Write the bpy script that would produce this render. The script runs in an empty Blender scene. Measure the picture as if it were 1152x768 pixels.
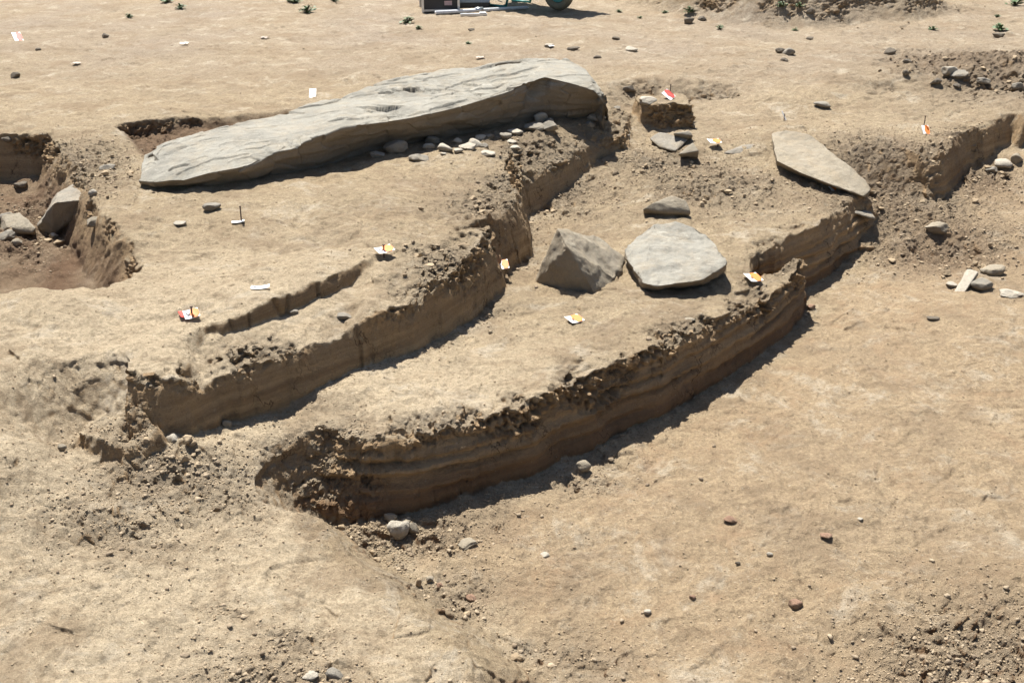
import bpy, bmesh, math, random
import numpy as np
from mathutils import Vector, Matrix

# ------------------------------------------------------------------ camera, sky, sun, exposure
scene = bpy.context.scene
COL = scene.collection
HC, PITCH, FPX = 1.75, math.radians(25.0), 1235.0      # eye height above the upper terrace, tilt, focal length
cam_d = bpy.data.cameras.new("camera"); cam = bpy.data.objects.new("camera", cam_d); COL.objects.link(cam)
cam.location = (0, 0, HC); cam.rotation_euler = (math.radians(90) - PITCH, 0, 0)
cam_d.sensor_width = 36; cam_d.lens = 36 * FPX / 1152; cam_d.clip_start = 0.05; cam_d.clip_end = 2000
scene.camera = cam
SUN_EL = math.radians(63)
SUN_AZ = math.atan2(-0.42, 0.91)                       # clockwise from +Y: behind the scene, to the left
sdir = Vector((math.sin(SUN_AZ) * math.cos(SUN_EL), math.cos(SUN_AZ) * math.cos(SUN_EL), math.sin(SUN_EL)))
world = bpy.data.worlds.new("World"); scene.world = world; world.use_nodes = True
wn = world.node_tree.nodes; wl = world.node_tree.links
bg = wn['Background']; sky = wn.new('ShaderNodeTexSky'); sky.sky_type = 'NISHITA'; sky.sun_disc = False
sky.sun_elevation = SUN_EL; sky.sun_rotation = SUN_AZ; sky.dust_density = 1.5
wl.new(sky.outputs[0], bg.inputs[0]); bg.inputs[1].default_value = 0.05
sl = bpy.data.lights.new("sun", 'SUN'); sl.energy = 4.6; sl.angle = math.radians(0.5); sl.color = (1.0, 0.965, 0.89)
so = bpy.data.objects.new("sun", sl); COL.objects.link(so)
so.rotation_euler = (-sdir).to_track_quat('-Z', 'Y').to_euler(); so.location = (-5, 8, 12)
scene.view_settings.view_transform = 'Standard'; scene.view_settings.look = 'None'
scene.view_settings.exposure = 1.16; scene.view_settings.gamma = 1.0
scene.view_settings.use_curve_mapping = False

CP, SP = math.cos(PITCH), math.sin(PITCH)
def at(px, py, z=0.0):
    """point of the photograph at a given height -> metres"""
    a, b = px - 576.0, 384.0 - py
    d = (a, FPX * CP + b * SP, -FPX * SP + b * CP)
    t = (z - HC) / d[2]
    return (d[0] * t, d[1] * t, z)

# ------------------------------------------------------------------ noise
_r = np.random.RandomState(7)
_perm = _r.permutation(256); _perm = np.concatenate([_perm, _perm, _perm])
_g3 = _r.normal(size=(256, 3)); _g3 /= np.linalg.norm(_g3, axis=1)[:, None]
_a = _r.uniform(0, 2 * np.pi, 256); _g2 = np.stack([np.cos(_a), np.sin(_a)], 1)
def n2(x, y):
    x = np.asarray(x, float); y = np.asarray(y, float)
    xi = np.floor(x).astype(int); yi = np.floor(y).astype(int); xf = x - xi; yf = y - yi
    u = xf * xf * xf * (xf * (xf * 6 - 15) + 10); v = yf * yf * yf * (yf * (yf * 6 - 15) + 10)
    def g(a, b):
        h = _perm[_perm[(xi + a) & 255] + ((yi + b) & 255)]
        return _g2[h, 0] * (xf - a) + _g2[h, 1] * (yf - b)
    return 1.5 * ((g(0, 0) * (1 - u) + g(1, 0) * u) * (1 - v) + (g(0, 1) * (1 - u) + g(1, 1) * u) * v)
def n3(x, y, z):
    x = np.asarray(x, float); y = np.asarray(y, float); z = np.asarray(z, float)
    xi = np.floor(x).astype(int); yi = np.floor(y).astype(int); zi = np.floor(z).astype(int)
    xf = x - xi; yf = y - yi; zf = z - zi
    f = lambda t: t * t * t * (t * (t * 6 - 15) + 10)
    u, v, w = f(xf), f(yf), f(zf)
    def g(a, b, c):
        h = _perm[_perm[_perm[(xi + a) & 255] + ((yi + b) & 255)] + ((zi + c) & 255)]
        q = _g3[h]
        return q[:, 0] * (xf - a) + q[:, 1] * (yf - b) + q[:, 2] * (zf - c)
    l = lambda a, b, t: a + (b - a) * t
    return 1.5 * l(l(l(g(0,0,0), g(1,0,0), u), l(g(0,1,0), g(1,1,0), u), v),
                   l(l(g(0,0,1), g(1,0,1), u), l(g(0,1,1), g(1,1,1), u), v), w)
def fbm2(x, y, s, o=4, k=0.5):
    t = 0; a = 1
    for i in range(o):
        t = t + a * n2(x * s + 13.7 * i, y * s - 7.3 * i); a *= k; s *= 2.03
    return t
def sstep(a, b, x):
    t = np.clip((x - a) / (b - a), 0, 1); return t * t * (3 - 2 * t)

# ------------------------------------------------------------------ the ground as a height function
def ctl(pts):
    q = np.array([at(*p) for p in pts]); return q
def idw(x, y, q, p=3.2):
    num = np.zeros_like(x); den = np.zeros_like(x)
    for cx, cy, cz in q:
        w = 1.0 / (((x - cx) ** 2 + (y - cy) ** 2 + 0.03) ** (p / 2)); num += w * cz; den += w
    return num / den
FORE = [(0, 500, -.10), (60, 560, -.22), (100, 620, -.31), (250, 650, -.41), (0, 760, -.34), (200, 760, -.40), (450, 740, -.45),
        (300, 565, -.50), (150, 540, -.29), (385, 628, -.50), (335, 582, -.56), (290, 535, -.43), (230, 560, -.38), (-200, 700, -.25), (-200, 500, -.05), (500, 900, -.44), (0, 1000, -.38), (470, 715, -.46), (560, 800, -.46), (430, 672, -.47)]
BACK = [(0, 60, 0), (300, 60, 0), (600, 40, 0), (800, 70, -.03), (1000, 70, -.03), (1200, 60, -.02), (900, 100, -.05), (1100, 20, 0), (700, 80, 0), (300, 10, 0), (1000, 10, 0)]
S_UP = ctl(FORE + BACK + [(50, 340, 0), (0, 400, -.02), (90, 440, -.09), (130, 420, -.04), (180, 390, -.02), (80, 480, -.16), (250, 330, 0), (350, 300, 0), (180, 240, 0), (430, 260, -.01),
     (425, 292, -.02), (250, 400, -.05), (330, 392, -.08), (400, 362, -.09), (200, 425, -.05), (165, 445, -.08), (445, 338, -.10), (479, 342, -.11), (512, 308, -.06), (470, 290, -.04), (300, 480, -.12), (420, 430, -.12), (235, 365, -.01), (300, 335, 0), (360, 315, 0), (220, 500, -.15), (530, 250, -.06), (560, 215, -.05), (650, 150, 0), (400, 220, .01), (230, 220, 0), (530, 180, 0), (0, 120, 0), (120, 130, 0), (400, 80, 0)])
S_LO = ctl(FORE + BACK + [(150, 512, -.285), (215, 495, -.30), (270, 482, -.30), (400, 425, -.29), (540, 360, -.33), (600, 300, -.34), (600, 250, -.36),
     (706, 174, -.17), (690, 190, -.215), (672, 206, -.27), (650, 228, -.33), (750, 260, -.32), (700, 340, -.31), (600, 420, -.31), (450, 460, -.31), (360, 500, -.32), (850, 305, -.33), (893, 325, -.41), (880, 328, -.40), (862, 322, -.38), (870, 270, -.28), (920, 258, -.29), (820, 290, -.30), (900, 280, -.29), (860, 240, -.31), (280, 505, -.36), (310, 490, -.33), (950, 238, -.33), (885, 196, -.24), (915, 212, -.27), (940, 222, -.29), (745, 156, -.21), (770, 153, -.19), (728, 152, -.2), (795, 150, -.15), (730, 165, -.22),
     (780, 190, -.24), (850, 190, -.23), (780, 140, -.12), (720, 120, -.02), (860, 145, -.11), (960, 145, -.12), (1050, 150, -.14), (1010, 190, -.17),(1150, 120, -.1), (1300, 150, -.15)])
S_FL = ctl([(600, 560, -.65), (800, 450, -.65), (900, 365, -.65), (950, 310, -.64), (1010, 300, -.60), (1100, 310, -.57), (1000, 265, -.53), (1100, 245, -.46), (1152, 205, -.42),
     (1060, 228, -.41), (980, 224, -.38), (1152, 500, -.65), (1152, 650, -.60), (1000, 600, -.64), (700, 700, -.68), (480, 640, -.67), (600, 768, -.68), (1165, 172, -.32), (1200, 150, -.2), (1400, 300, -.5), (1500, 700, -.6), (900, 800, -.66), (400, 590, -.67)])

# outlines: (px, py, z, width of the face that follows)
P_LOW = [(76, 486, -.2, .30), (100, 497, -.27, .34), (144, 503, -.28, .34), (168, 498, -.285, .20), (186, 494, -.29, .08), (205, 489, -.295, .05), (222, 484, -.30, .05), (260, 464, -.30, .05), (310, 450, -.30, .05), (400, 415, -.29, .05),
     (470, 390, -.30, .05), (520, 366, -.32, .06), (548, 345, -.33, .07), (571, 324, -.33, .10), (574, 303, -.34, .10), (590, 296, -.34, .10), (602, 287, -.34, .10), (600, 272, -.35, .10), (588, 260, -.35, .08), (595, 244, -.35, .16),
     (629, 223, -.33, .36), (658, 197, -.26, .30), (680, 179, -.22, .22), (703, 166, -.16, .14), (709, 158, -.12, .12), (712, 130, -.05, .3), (722, 95, 0, .3), (1600, 90, -.02, .3), (1700, 1500, -.4, .3), (-250, 1500, -.4, .3), (-100, 700, -.25, .3), (20, 560, -.2, .2)]
P_FLOOR = [(358, 585, -.63, .22), (378, 590, -.66, .20), (400, 590, -.67, .12), (430, 585, -.67, .09), (470, 577, -.67, .05), (540, 557, -.66, .05), (600, 535, -.65, .05), (660, 508, -.65, .05), (720, 478, -.65, .05),
     (780, 447, -.65, .05), (830, 417, -.65, .05), (870, 389, -.65, .05), (898, 362, -.65, .05), (909, 346, -.65, .03), (899, 347, -.65, .03), (868, 358, -.65, .03), (846, 366, -.65, .03), (850, 354, -.65, .05), (885, 339, -.65, .06), (925, 320, -.65, .07), (960, 292, -.64, .09), (982, 270, -.62, .10),
     (990, 252, -.50, .10), (975, 238, -.44, .12), (962, 228, -.39, .12), (985, 222, -.39, .38), (1020, 222, -.40, .38), (1050, 225, -.41, .24), (1064, 219, -.41, .07), (1078, 206, -.41, .07), (1090, 192, -.39, .12), (1118, 178, -.36, .08), (1136, 160, -.30, .08),
     (1144, 151, -.22, .12), (1152, 140, -.14, .4), (1300, 132, -.12, .7), (1700, 130, -.12, .8), (1900, 1500, -.6, .8), (900, 1500, -.68, .27), (610, 768, -.68, .25), (517, 691, -.67, .24), (442, 642, -.67, .20), (400, 613, -.67, .17), (368, 596, -.65, .22)]
P_LEDGE = [(236, 380, -.1, .02), (252, 380, -.1, .02), (280, 372, -.1, .02), (320, 356, -.1, .02), (345, 345, -.1, .02), (375, 333, -.1, .02), (400, 318, -.1, .02), (427, 303, -.1, .03),
     (440, 300, -.1, .06), (455, 320, -.1, .1), (450, 430, -.3, .1), (240, 500, -.3, .1), (222, 420, -.2, .08)]
P_PIT = [(-250, 149, 0, .05), (50, 149, 0, .05), (58, 152, 0, .16), (75, 168, 0, .20), (95, 192, 0, .20), (104, 215, 0, .16), (120, 240, 0, .16), (148, 262, 0, .18), (164, 288, 0, .20), (152, 302, 0, .25),
     (110, 319, 0, .25), (60, 322, 0, .25), (-250, 330, 0, .25)]
P_HOLLOW = [(128, 140, 0, .05), (170, 134, 0, .06), (240, 128, 0, .08), (300, 122, 0, .08), (360, 112, 0, .1), (380, 135, 0, .2), (300, 165, 0, .2), (200, 190, 0, .1), (160, 172, 0, .12), (145, 158, 0, .12)]
P_BLK = [(76, 484, -.2, .03), (100, 464, -.2, .03), (150, 462, -.2, .03), (186, 466, -.2, .03), (190, 484, -.22, .03), (144, 498, -.22, .03), (94, 492, -.22, .03)]
P_STUMP = [(742, 150, -.17, .03), (770, 147, -.17, .03), (772, 140, -.15, .05), (765, 120, -.05, .1), (725, 122, -.05, .1), (722, 145, -.15, .05)]
def prep(P): return np.array([list(at(a, b, z)[:2]) + [w] for a, b, z, w in P])
def sdist(x, y, P):
    """distance to the outline (negative inside) and the face width at the nearest edge"""
    best = np.full(x.shape, 1e9); wid = np.zeros_like(x); ins = np.zeros(x.shape, bool)
    n = len(P)
    for i in range(n):
        ax, ay, aw = P[i]; bx, by, bw = P[(i + 1) % n]
        dx, dy = bx - ax, by - ay
        t = np.clip(((x - ax) * dx + (y - ay) * dy) / (dx * dx + dy * dy), 0, 1)
        d = (x - ax - t * dx) ** 2 + (y - ay - t * dy) ** 2
        m = d < best; best = np.where(m, d, best); wid = np.where(m, aw + (bw - aw) * t, wid)
        c = ((ay > y) != (by > y)) & (x < (bx - ax) * (y - ay) / (by - ay + 1e-12) + ax)
        ins ^= c
    d = np.sqrt(best)
    return np.where(ins, -d, d), wid
A_LOW, A_FLOOR, A_LEDGE, A_PIT, A_HOLLOW, A_BLK = map(prep, (P_LOW, P_FLOOR, P_LEDGE, P_PIT, P_HOLLOW, P_BLK))

def blob(x, y, px, py, z, r, e=1.0):
    """soft patch round a spot of the ground"""
    c = at(px, py, z); return np.exp(-(((x - c[0]) / r) ** 2 + ((y - c[1]) / (r * e)) ** 2))
ROUGH = [(190, 530, -.29, .28, .7, 1.0), (110, 560, -.2, .22, .6, .7), (330, 500, -.32, .16, .6, .9), (370, 480, -.32, .12, .5, .7), (290, 750, -.34, .22, .6, 1.0), (380, 765, -.34, .15, .6, 1.0), (240, 660, -.31, .10, .6, .6),
     (330, 690, -.33, .12, .6, .6), (1130, 725, -.6, .40, .6, 1.1), (1050, 760, -.62, .25, .6, .9), (420, 605, -.67, .25, .5, 1.0), (510, 670, -.67, .15, 1.0, .9), (650, 545, -.65, .16, .4, .8), (660, 740, -.68, .2, .6, .5),
     (480, 600, -.66, .3, .5, .7), (1100, 75, 0, .8, 1.1, 1.2), (930, 8, 0, 2.0, 1.0, .3), (1055, 10, 0, .35, 1, 1.0), (800, 210, -.26, .5, .8, .8), (740, 190, -.26, .35, .9, .9), (1005, 195, -.25, .55, .8, 1.3), (1100, 165, -.2, .3, .8, 1.1),
     (560, 230, -.05, .25, .9, 1.0), (620, 170, -.05, .34, 1.2, 1.2), (575, 205, -.05, .2, 1, 1.0), (670, 150, -.05, .25, 1, .9), (500, 290, -.05, .2, .9, .8), (1050, 280, -.55, .5, .6, .8), (1100, 200, -.4, .3, .8, .8), (880, 290, -.31, .16, .8, .9), (680, 440, -.31, .10, .8, .7), (760, 375, -.31, .12, .6, .7),
     (560, 480, -.31, .08, 1, .6), (375, 515, -.40, .17, .9, 1.3), (20, 270, -.33, .5, .8, .8), (70, 240, -.33, .4, 1, 1.2), (230, 145, 0, .5, .5, 1.0), (100, 200, 0, .3, 1, .5), (940, 195, -.2, .25, .8, .9), (960, 250, -.4, .2, .8, .8), (700, 100, 0, .4, .8, .5)]
def rough(x, y):
    r = np.zeros_like(x)
    for px, py, z, rr, e, a in ROUGH: r = np.maximum(r, a * blob(x, y, px, py, z, rr, e))
    r = r * (1.0 + 0.5 * n2(x * 7, y * 7)) + 0.22 * sstep(0.15, 0.6, fbm2(x + 40, y, 1.9, 4))
    return np.clip(r, 0, 1)

def segdist(x, y, Q):
    best = np.full(x.shape, 1e9)
    for (ax, ay), (bx, by) in zip(Q[:-1], Q[1:]):
        t = np.clip(((x - ax) * (bx - ax) + (y - ay) * (by - ay)) / ((bx - ax) ** 2 + (by - ay) ** 2), 0, 1)
        best = np.minimum(best, (x - ax - t * (bx - ax)) ** 2 + (y - ay - t * (by - ay)) ** 2)
    return np.sqrt(best)
SLOPE = [at(a, b, -.66)[:2] for a, b in ((385, 604), (442, 642), (517, 691), (610, 768), (800, 950))]
SLOPE_MID = [at(a, b, -.58)[:2] for a, b in ((388, 612), (435, 650), (500, 700), (580, 775), (780, 960))]
STEPLINE = [at(a, b, -.1)[:2] for a, b in ((236, 380), (280, 372), (345, 345), (400, 318), (432, 300))]
GROOVES = [(.007, .014, -.31, [(462, 470), (470, 462), (490, 466), (498, 478)]), (.005, .016, -.31, [(566, 432), (560, 440), (556, 452), (549, 459)]), (.008, .02, -.33, [(655, 446), (648, 462), (650, 480)]),
           (.004, .010, -.31, [(430, 446), (448, 452), (470, 462)]), (.004, .009, -.31, [(498, 470), (520, 464), (549, 459)]), (.009, .010, -.64, [(1040, 556), (1062, 540), (1086, 520)]), (.012, .012, -.64, [(920, 606), (946, 615)]),
           (.010, .012, -.02, [(60, 440), (110, 410), (140, 395)]), (.008, .012, -.30, [(1010, 570), (1040, 556)]), (.008, .014, -.08, [(70, 480), (120, 452), (150, 442), (190, 415)]), (.010, .008, -.5, [(340, 690), (380, 715), (430, 725), (470, 715)]),
           (.010, .010, -.5, [(400, 630), (440, 668), (480, 705), (540, 762)]), (.007, .012, -.02, [(30, 360), (50, 345)]), (.006, .01, -.3, [(760, 372), (790, 360), (812, 356)])]
GROOVES = [(a, b, [at(p, q, c)[:2] for p, q in L]) for a, b, c, L in GROOVES]
FEET = [(725, 519, -.65, .8), (752, 602, -.66, .3), (622, 648, -.67, 1.1), (870, 430, -.65, .9), (1010, 470, -.64, 1.2), (980, 640, -.62, .6), (215, 597, -.38, .5), (120, 590, -.3, 1.0), (330, 650, -.47, 1.2), (560, 590, -.66, .2), (800, 700, -.67, .4), (1090, 400, -.6, .9), (60, 400, -.02, .7), (420, 230, 0, .2)]
def rimband(x, y, dl, df):
    a = sstep(.26, .08, dl) * (dl > .01); sl = segdist(x, y, SLOPE); k = sstep(.2, .4, sl); b = sstep(.26, .08, df) * (df > .01) * (dl < 0)
    return np.maximum(a, b * k) * sstep(.0, .30, n2(x * 2.3 + 11, y * 2.3) + .5 * n2(x * 7, y * 7)) * .8
def chunk2(x, y, s):
    """broken, blocky relief: random height per cell with crevices between the cells"""
    X = x * s + .5 * n2(x * s * .5, y * s * .5); Yv = y * s + .5 * n2(x * s * .5 + 50, y * s * .5)
    xi = np.floor(X).astype(int); yi = np.floor(Yv).astype(int); f1 = np.full(x.shape, 9.); f2 = np.full(x.shape, 9.); hv = np.zeros_like(x)
    for a in (-1, 0, 1):
        for b in (-1, 0, 1):
            h = _perm[_perm[(xi + a) & 255] + ((yi + b) & 255)]
            dx = xi + a + (h % 16) / 16. - X; dy = yi + b + (h // 16) / 16. - Yv
            d = dx * dx + dy * dy; m = d < f1; f2 = np.where(m, f1, np.minimum(f2, d))
            hv = np.where(m, _g2[h, 0] * .5 + _g2[(h * 7) & 255, 1] * dx * .8 + _g2[(h * 13) & 255, 0] * dy * .8, hv); f1 = np.where(m, d, f1)
    return hv * 1.15 - .3 * sstep(.14, 0, np.sqrt(f2) - np.sqrt(f1))
def chunk3(x, y, z, s):
    X = x * s + .5 * n3(x * s * .5, y * s * .5, z * s * .5); Yv = y * s; Zv = z * s + .4 * n2(x * s * .6, y * s * .6)
    xi, yi, zi = [np.floor(q).astype(int) for q in (X, Yv, Zv)]; f1 = np.full(x.shape, 9.); f2 = np.full(x.shape, 9.); hv = np.zeros_like(x)
    for a in (-1, 0, 1):
        for b in (-1, 0, 1):
            for c in (-1, 0, 1):
                h = _perm[_perm[_perm[(xi + a) & 255] + ((yi + b) & 255)] + ((zi + c) & 255)]
                dx = xi + a + (h % 7) / 7. - X; dy = yi + b + ((h // 7) % 6) / 6. - Yv; dz = zi + c + (h // 42) / 6.1 - Zv
                d = dx * dx + dy * dy + dz * dz; m = d < f1; f2 = np.where(m, f1, np.minimum(f2, d))
                hv = np.where(m, _g3[h, 0] + _g3[(h * 7) & 255, 1] * dx + _g3[(h * 13) & 255, 2] * dz, hv); f1 = np.where(m, d, f1)
    return hv * .85 - .4 * sstep(.12, 0, np.sqrt(f2) - np.sqrt(f1))
_heap = at(925, 26, 0)
def height(x, y, fine=True):
    near = sstep(22, 12, y)
    up = idw(x, y, S_UP) + 0.012 * fbm2(x, y, 1.3, 3)
    lo = idw(x, y, S_LO) + 0.010 * fbm2(x + 5, y, 1.5, 3)
    fl = idw(x, y, S_FL) + 0.010 * fbm2(x - 9, y, 1.2, 3)
    e1 = 0.016 * n2(x * 5.1, y * 5.1) + 0.010 * n2(x * 17, y * 17 + 3) + 0.006 * n2(x * 41, y * 41)
    def foot(H, F, P, k=1.0):
        d, w = sdist(x, y, P); de = d + e1 * .5; shelf = .55 * np.clip(de / .045, 0, 1) + .45 * np.clip((de - .045) / np.maximum(w - .045, .01), 0, 1) ** .8 + .0; m = np.clip((d + e1 * k * np.where(segdist(x, y, SLOPE) < .25, .15, 1)) / w, 0, 1)
        m = np.where((w > .28), m * m * (3 - 2 * m), np.where(segdist(x, y, SLOPE) < .3, m, 1 - (1 - m) ** 1.35))
        m = np.where((w > .13) & (x > .05) & (x < 1.1) & (y > 5.4) & (y < 7.8), shelf, m) if P is A_LOW else m
        return F + (H - F) * m, d
    def rim(H, F, P):
        d, w = sdist(x, y, P); m = np.clip((-d + e1) / w, 0, 1); m = m * m * (3 - 2 * m) * .5 + m * .5
        return H + (F - H) * m, d
    H = up
    pitf = -.31 + 0.05 * fbm2(x, y, 3.1, 3) - 0.05 * blob(x, y, 90, 270, -.3, .3)
    H, d_pit = rim(H, pitf, A_PIT)
    H, d_hol = rim(H, -.10 + .03 * fbm2(x, y, 6, 3), A_HOLLOW)
    _l0, _l1 = at(385, 333, -.05)[0], at(432, 303, -.05)[0]; fade = sstep(_l0, _l1, x)
    led = (-.088 - .07 * np.clip(segdist(x, y, STEPLINE) / .28, 0, 1) + .008 * fbm2(x, y, 5, 3)) * (1 - fade) + (up - .012) * fade
    H, d_led = foot(H, led, A_LEDGE, .25)
    H, d_low = foot(H, lo, A_LOW)
    db, _ = sdist(x, y, A_BLK); H = H + .055 * np.clip((-db + e1) / .03, 0, 1)
    # standing earth remnant, the broken lumps at the end of the upper terrace
    c = at(747, 150, -.2); rm = np.maximum(np.abs(x - c[0]) / .165, np.abs(y - c[1] - .17) / .165) + e1 * 9 + .12 * n2(x * 9, y * 3); H = H + (0.005 - H) * sstep(1.12, .96, rm)
    H, d_fl = foot(H, fl, A_FLOOR)
    c = at(1062, 283, -.56); H = H - .05 * sstep(.22, .10, np.hypot(x - c[0], y - c[1]) + e1 * 2)
    # spoil heap far right, small heap of clods in front of it
    hx, hy = (x - _heap[0]) / 1.75, (y - _heap[1] - 1.75) / 1.7
    hr = np.hypot(hx, hy * .96) + .06 * n2(x * 1.3, y * 1.3)
    H = H + .85 * sstep(1.06, .62, hr) + .07 * fbm2(x, y, 2.2, 4) * sstep(1.15, .8, hr)
    c = at(1135, 78, 0); H = H + .10 * np.exp(-(((x - c[0]) / 1.0) ** 2 + ((y - c[1]) / .6) ** 2)) * (1 + .8 * fbm2(x, y, 3, 3))
    # soil heaped against the feet of the walls
    H = H + .03 * blob(x, y, 200, 500, -.3, .22, .5) + .02 * blob(x, y, 420, 597, -.67, .2, .5)
    if fine:
        R = rough(x, y)
        H = H + 0.007 * n2(x * 9, y * 9) + 0.006 * n2(x * 21, y * 21) + 0.0042 * n2(x * 47, y * 47) + .004 * chunk2(x + 7, y, 22) * sstep(-.2, .3, n2(x * 1.9, y * 1.9 + 33))
        H = H + .007 * chunk2(x + 2, y, 7.5) * sstep(-.1, .35, n2(x * 1.3 + 60, y * 1.3)) + .005 * (1 - 2 * np.abs(n2(x * 6, y * 6))) 
        rc = rimband(x, y, d_low, d_fl)
        H = H + R * near * (0.012 * np.abs(n2(x * 13, y * 13)) + 0.006 * np.abs(n2(x * 63, y * 63)) - .008) + np.maximum(R * .6, rc) * near * (.026 * chunk2(x, y, 15) + .020 * chunk2(x + 3, y, 34) - .006)
        H = H - rc * .018
        xw, yw = x + .012 * n2(x * 22, y * 22), y + .012 * n2(x * 22 + 40, y * 22)
        for gw, gd, Q in GROOVES:
            H = H - gd * np.exp(-(segdist(xw, yw, Q) / gw) ** 2) * (.6 + .5 * n2(x * 15, y * 15))
        for fx, fy, fz, fa in FEET:
            c = at(fx, fy, fz); q1 = (x - c[0]) * math.cos(fa) + (y - c[1]) * math.sin(fa); q2 = -(x - c[0]) * math.sin(fa) + (y - c[1]) * math.cos(fa)
            ft = np.exp(-((q1 / .125) ** 4 + (q2 / (.045 - .012 * np.sin(q1 * 20))) ** 4)); H = H - ft * (.007 + .0035 * np.sin(q1 * 330) * (n2(x * 12, y * 12) > -.2))
        lump = blob(x, y, 562, 262, -.08, .20, 1.1) * (d_low > 0)
        H = H + lump * (.065 * chunk2(x + 1, y, 10) + .01)
        # shallow dents of feet and tools, hairline scrape marks
        H = H - 0.010 * sstep(.42, .75, n2(x * 4.3 + 8, y * 4.3)) * near
        H = H - 0.006 * sstep(.06, .0, np.abs(n2(x * 2.7 + 31, y * 2.7))) * sstep(.1, .4, n2(x * 1.1, y * 1.1 + 70)) * near
    return H
def ground(px, py):
    a, b = px - 576.0, 384.0 - py
    d = np.array([a, FPX * CP + b * SP, -FPX * SP + b * CP]) / FPX
    t = np.linspace(1.2, 22, 900)
    for _ in range(2):
        X, Y, Z = d[0] * t, d[1] * t, HC + d[2] * t
        h = height(X, Y); k = int(np.argmax(Z < h)); k = max(k, 1)
        t = np.linspace(t[k - 1], t[k], 24)
    return Vector((float(X[k]), float(Y[k]), float(h[k])))

# ------------------------------------------------------------------ object helpers
def tag(o, label=None, cat=None, group=None, kind=None):
    if label: o['label'] = label
    if cat: o['category'] = cat
    if group: o['group'] = group
    if kind: o['kind'] = kind
    return o
def mesh_obj(name, V, F, mat, parent=None, smooth=True, colname=None):
    me = bpy.data.meshes.new(name)
    V = np.asarray(V, np.float32)
    F = np.asarray(F, np.int32) if not isinstance(F, list) else F
    if isinstance(F, list): me.from_pydata([tuple(v) for v in V], [], F)
    else:
        k = F.shape[1]
        me.vertices.add(len(V)); me.vertices.foreach_set('co', V.ravel())
        me.loops.add(F.size); me.loops.foreach_set('vertex_index', F.ravel())
        me.polygons.add(len(F)); me.polygons.foreach_set('loop_start', np.arange(0, F.size, k, dtype=np.int32))
        me.update(calc_edges=True)
    if smooth: me.polygons.foreach_set('use_smooth', np.ones(len(me.polygons), bool))
    me.materials.append(mat)
    o = bpy.data.objects.new(name, me); COL.objects.link(o)
    if parent: o.parent = parent
    return o
def bm_obj(name, bm, mat, parent=None, smooth=False):
    me = bpy.data.meshes.new(name); bm.to_mesh(me); bm.free()
    if smooth: me.polygons.foreach_set('use_smooth', np.ones(len(me.polygons), bool))
    me.materials.append(mat); o = bpy.data.objects.new(name, me); COL.objects.link(o)
    if parent: o.parent = parent
    return o
def empty(name, loc, rz=0):
    o = bpy.data.objects.new(name, None); o.location = loc; o.rotation_euler.z = rz; o.empty_display_size = .1
    COL.objects.link(o); return o

# ------------------------------------------------------------------ materials
def mat_new(name):
    m = bpy.data.materials.new(name); m.use_nodes = True; nt = m.node_tree
    return m, nt, nt.nodes['Principled BSDF']
def node(nt, t, **k):
    n = nt.nodes.new(t)
    for a, b in k.items(): setattr(n, a, b)
    return n
def noise(nt, co, scale, detail=4, rough=.55, dist=0.0):
    n = node(nt, 'ShaderNodeTexNoise'); n.inputs['Scale'].default_value = scale; n.inputs['Detail'].default_value = detail
    n.inputs['Roughness'].default_value = rough; n.inputs['Distortion'].default_value = dist
    nt.links.new(co, n.inputs['Vector']); return n.outputs['Fac']
def ramp(nt, fac, a, b, ca=(0, 0, 0, 1), cb=(1, 1, 1, 1)):
    r = node(nt, 'ShaderNodeValToRGB'); r.color_ramp.elements[0].position = a; r.color_ramp.elements[1].position = b
    r.color_ramp.elements[0].color = ca; r.color_ramp.elements[1].color = cb
    nt.links.new(fac, r.inputs[0]); return r.outputs[0]
def mix(nt, fac, a, b, mode='MIX'):
    m = node(nt, 'ShaderNodeMix', data_type='RGBA', blend_type=mode)
    for s, v in ((m.inputs[0], fac), (m.inputs[6], a), (m.inputs[7], b)):
        if hasattr(v, 'links') or isinstance(v, bpy.types.NodeSocket): nt.links.new(v, s)
        elif isinstance(v, (int, float)): s.default_value = v
        else: s.default_value = (*v, 1) if len(v) == 3 else v
    return m.outputs[2]
def math_n(nt, op, a, b=0.0, c=None):
    m = node(nt, 'ShaderNodeMath', operation=op)
    for s, v in zip(m.inputs, (a, b, c)):
        if v is None: continue
        if isinstance(v, bpy.types.NodeSocket): nt.links.new(v, s)
        else: s.default_value = v
    return m.outputs[0]
def bump(nt, h, dist, strength=1.0, prev=None):
    b = node(nt, 'ShaderNodeBump'); b.inputs['Distance'].default_value = dist; b.inputs['Strength'].default_value = strength
    nt.links.new(h, b.inputs['Height'])
    if prev is not None: nt.links.new(prev, b.inputs['Normal'])
    return b.outputs[0]

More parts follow.
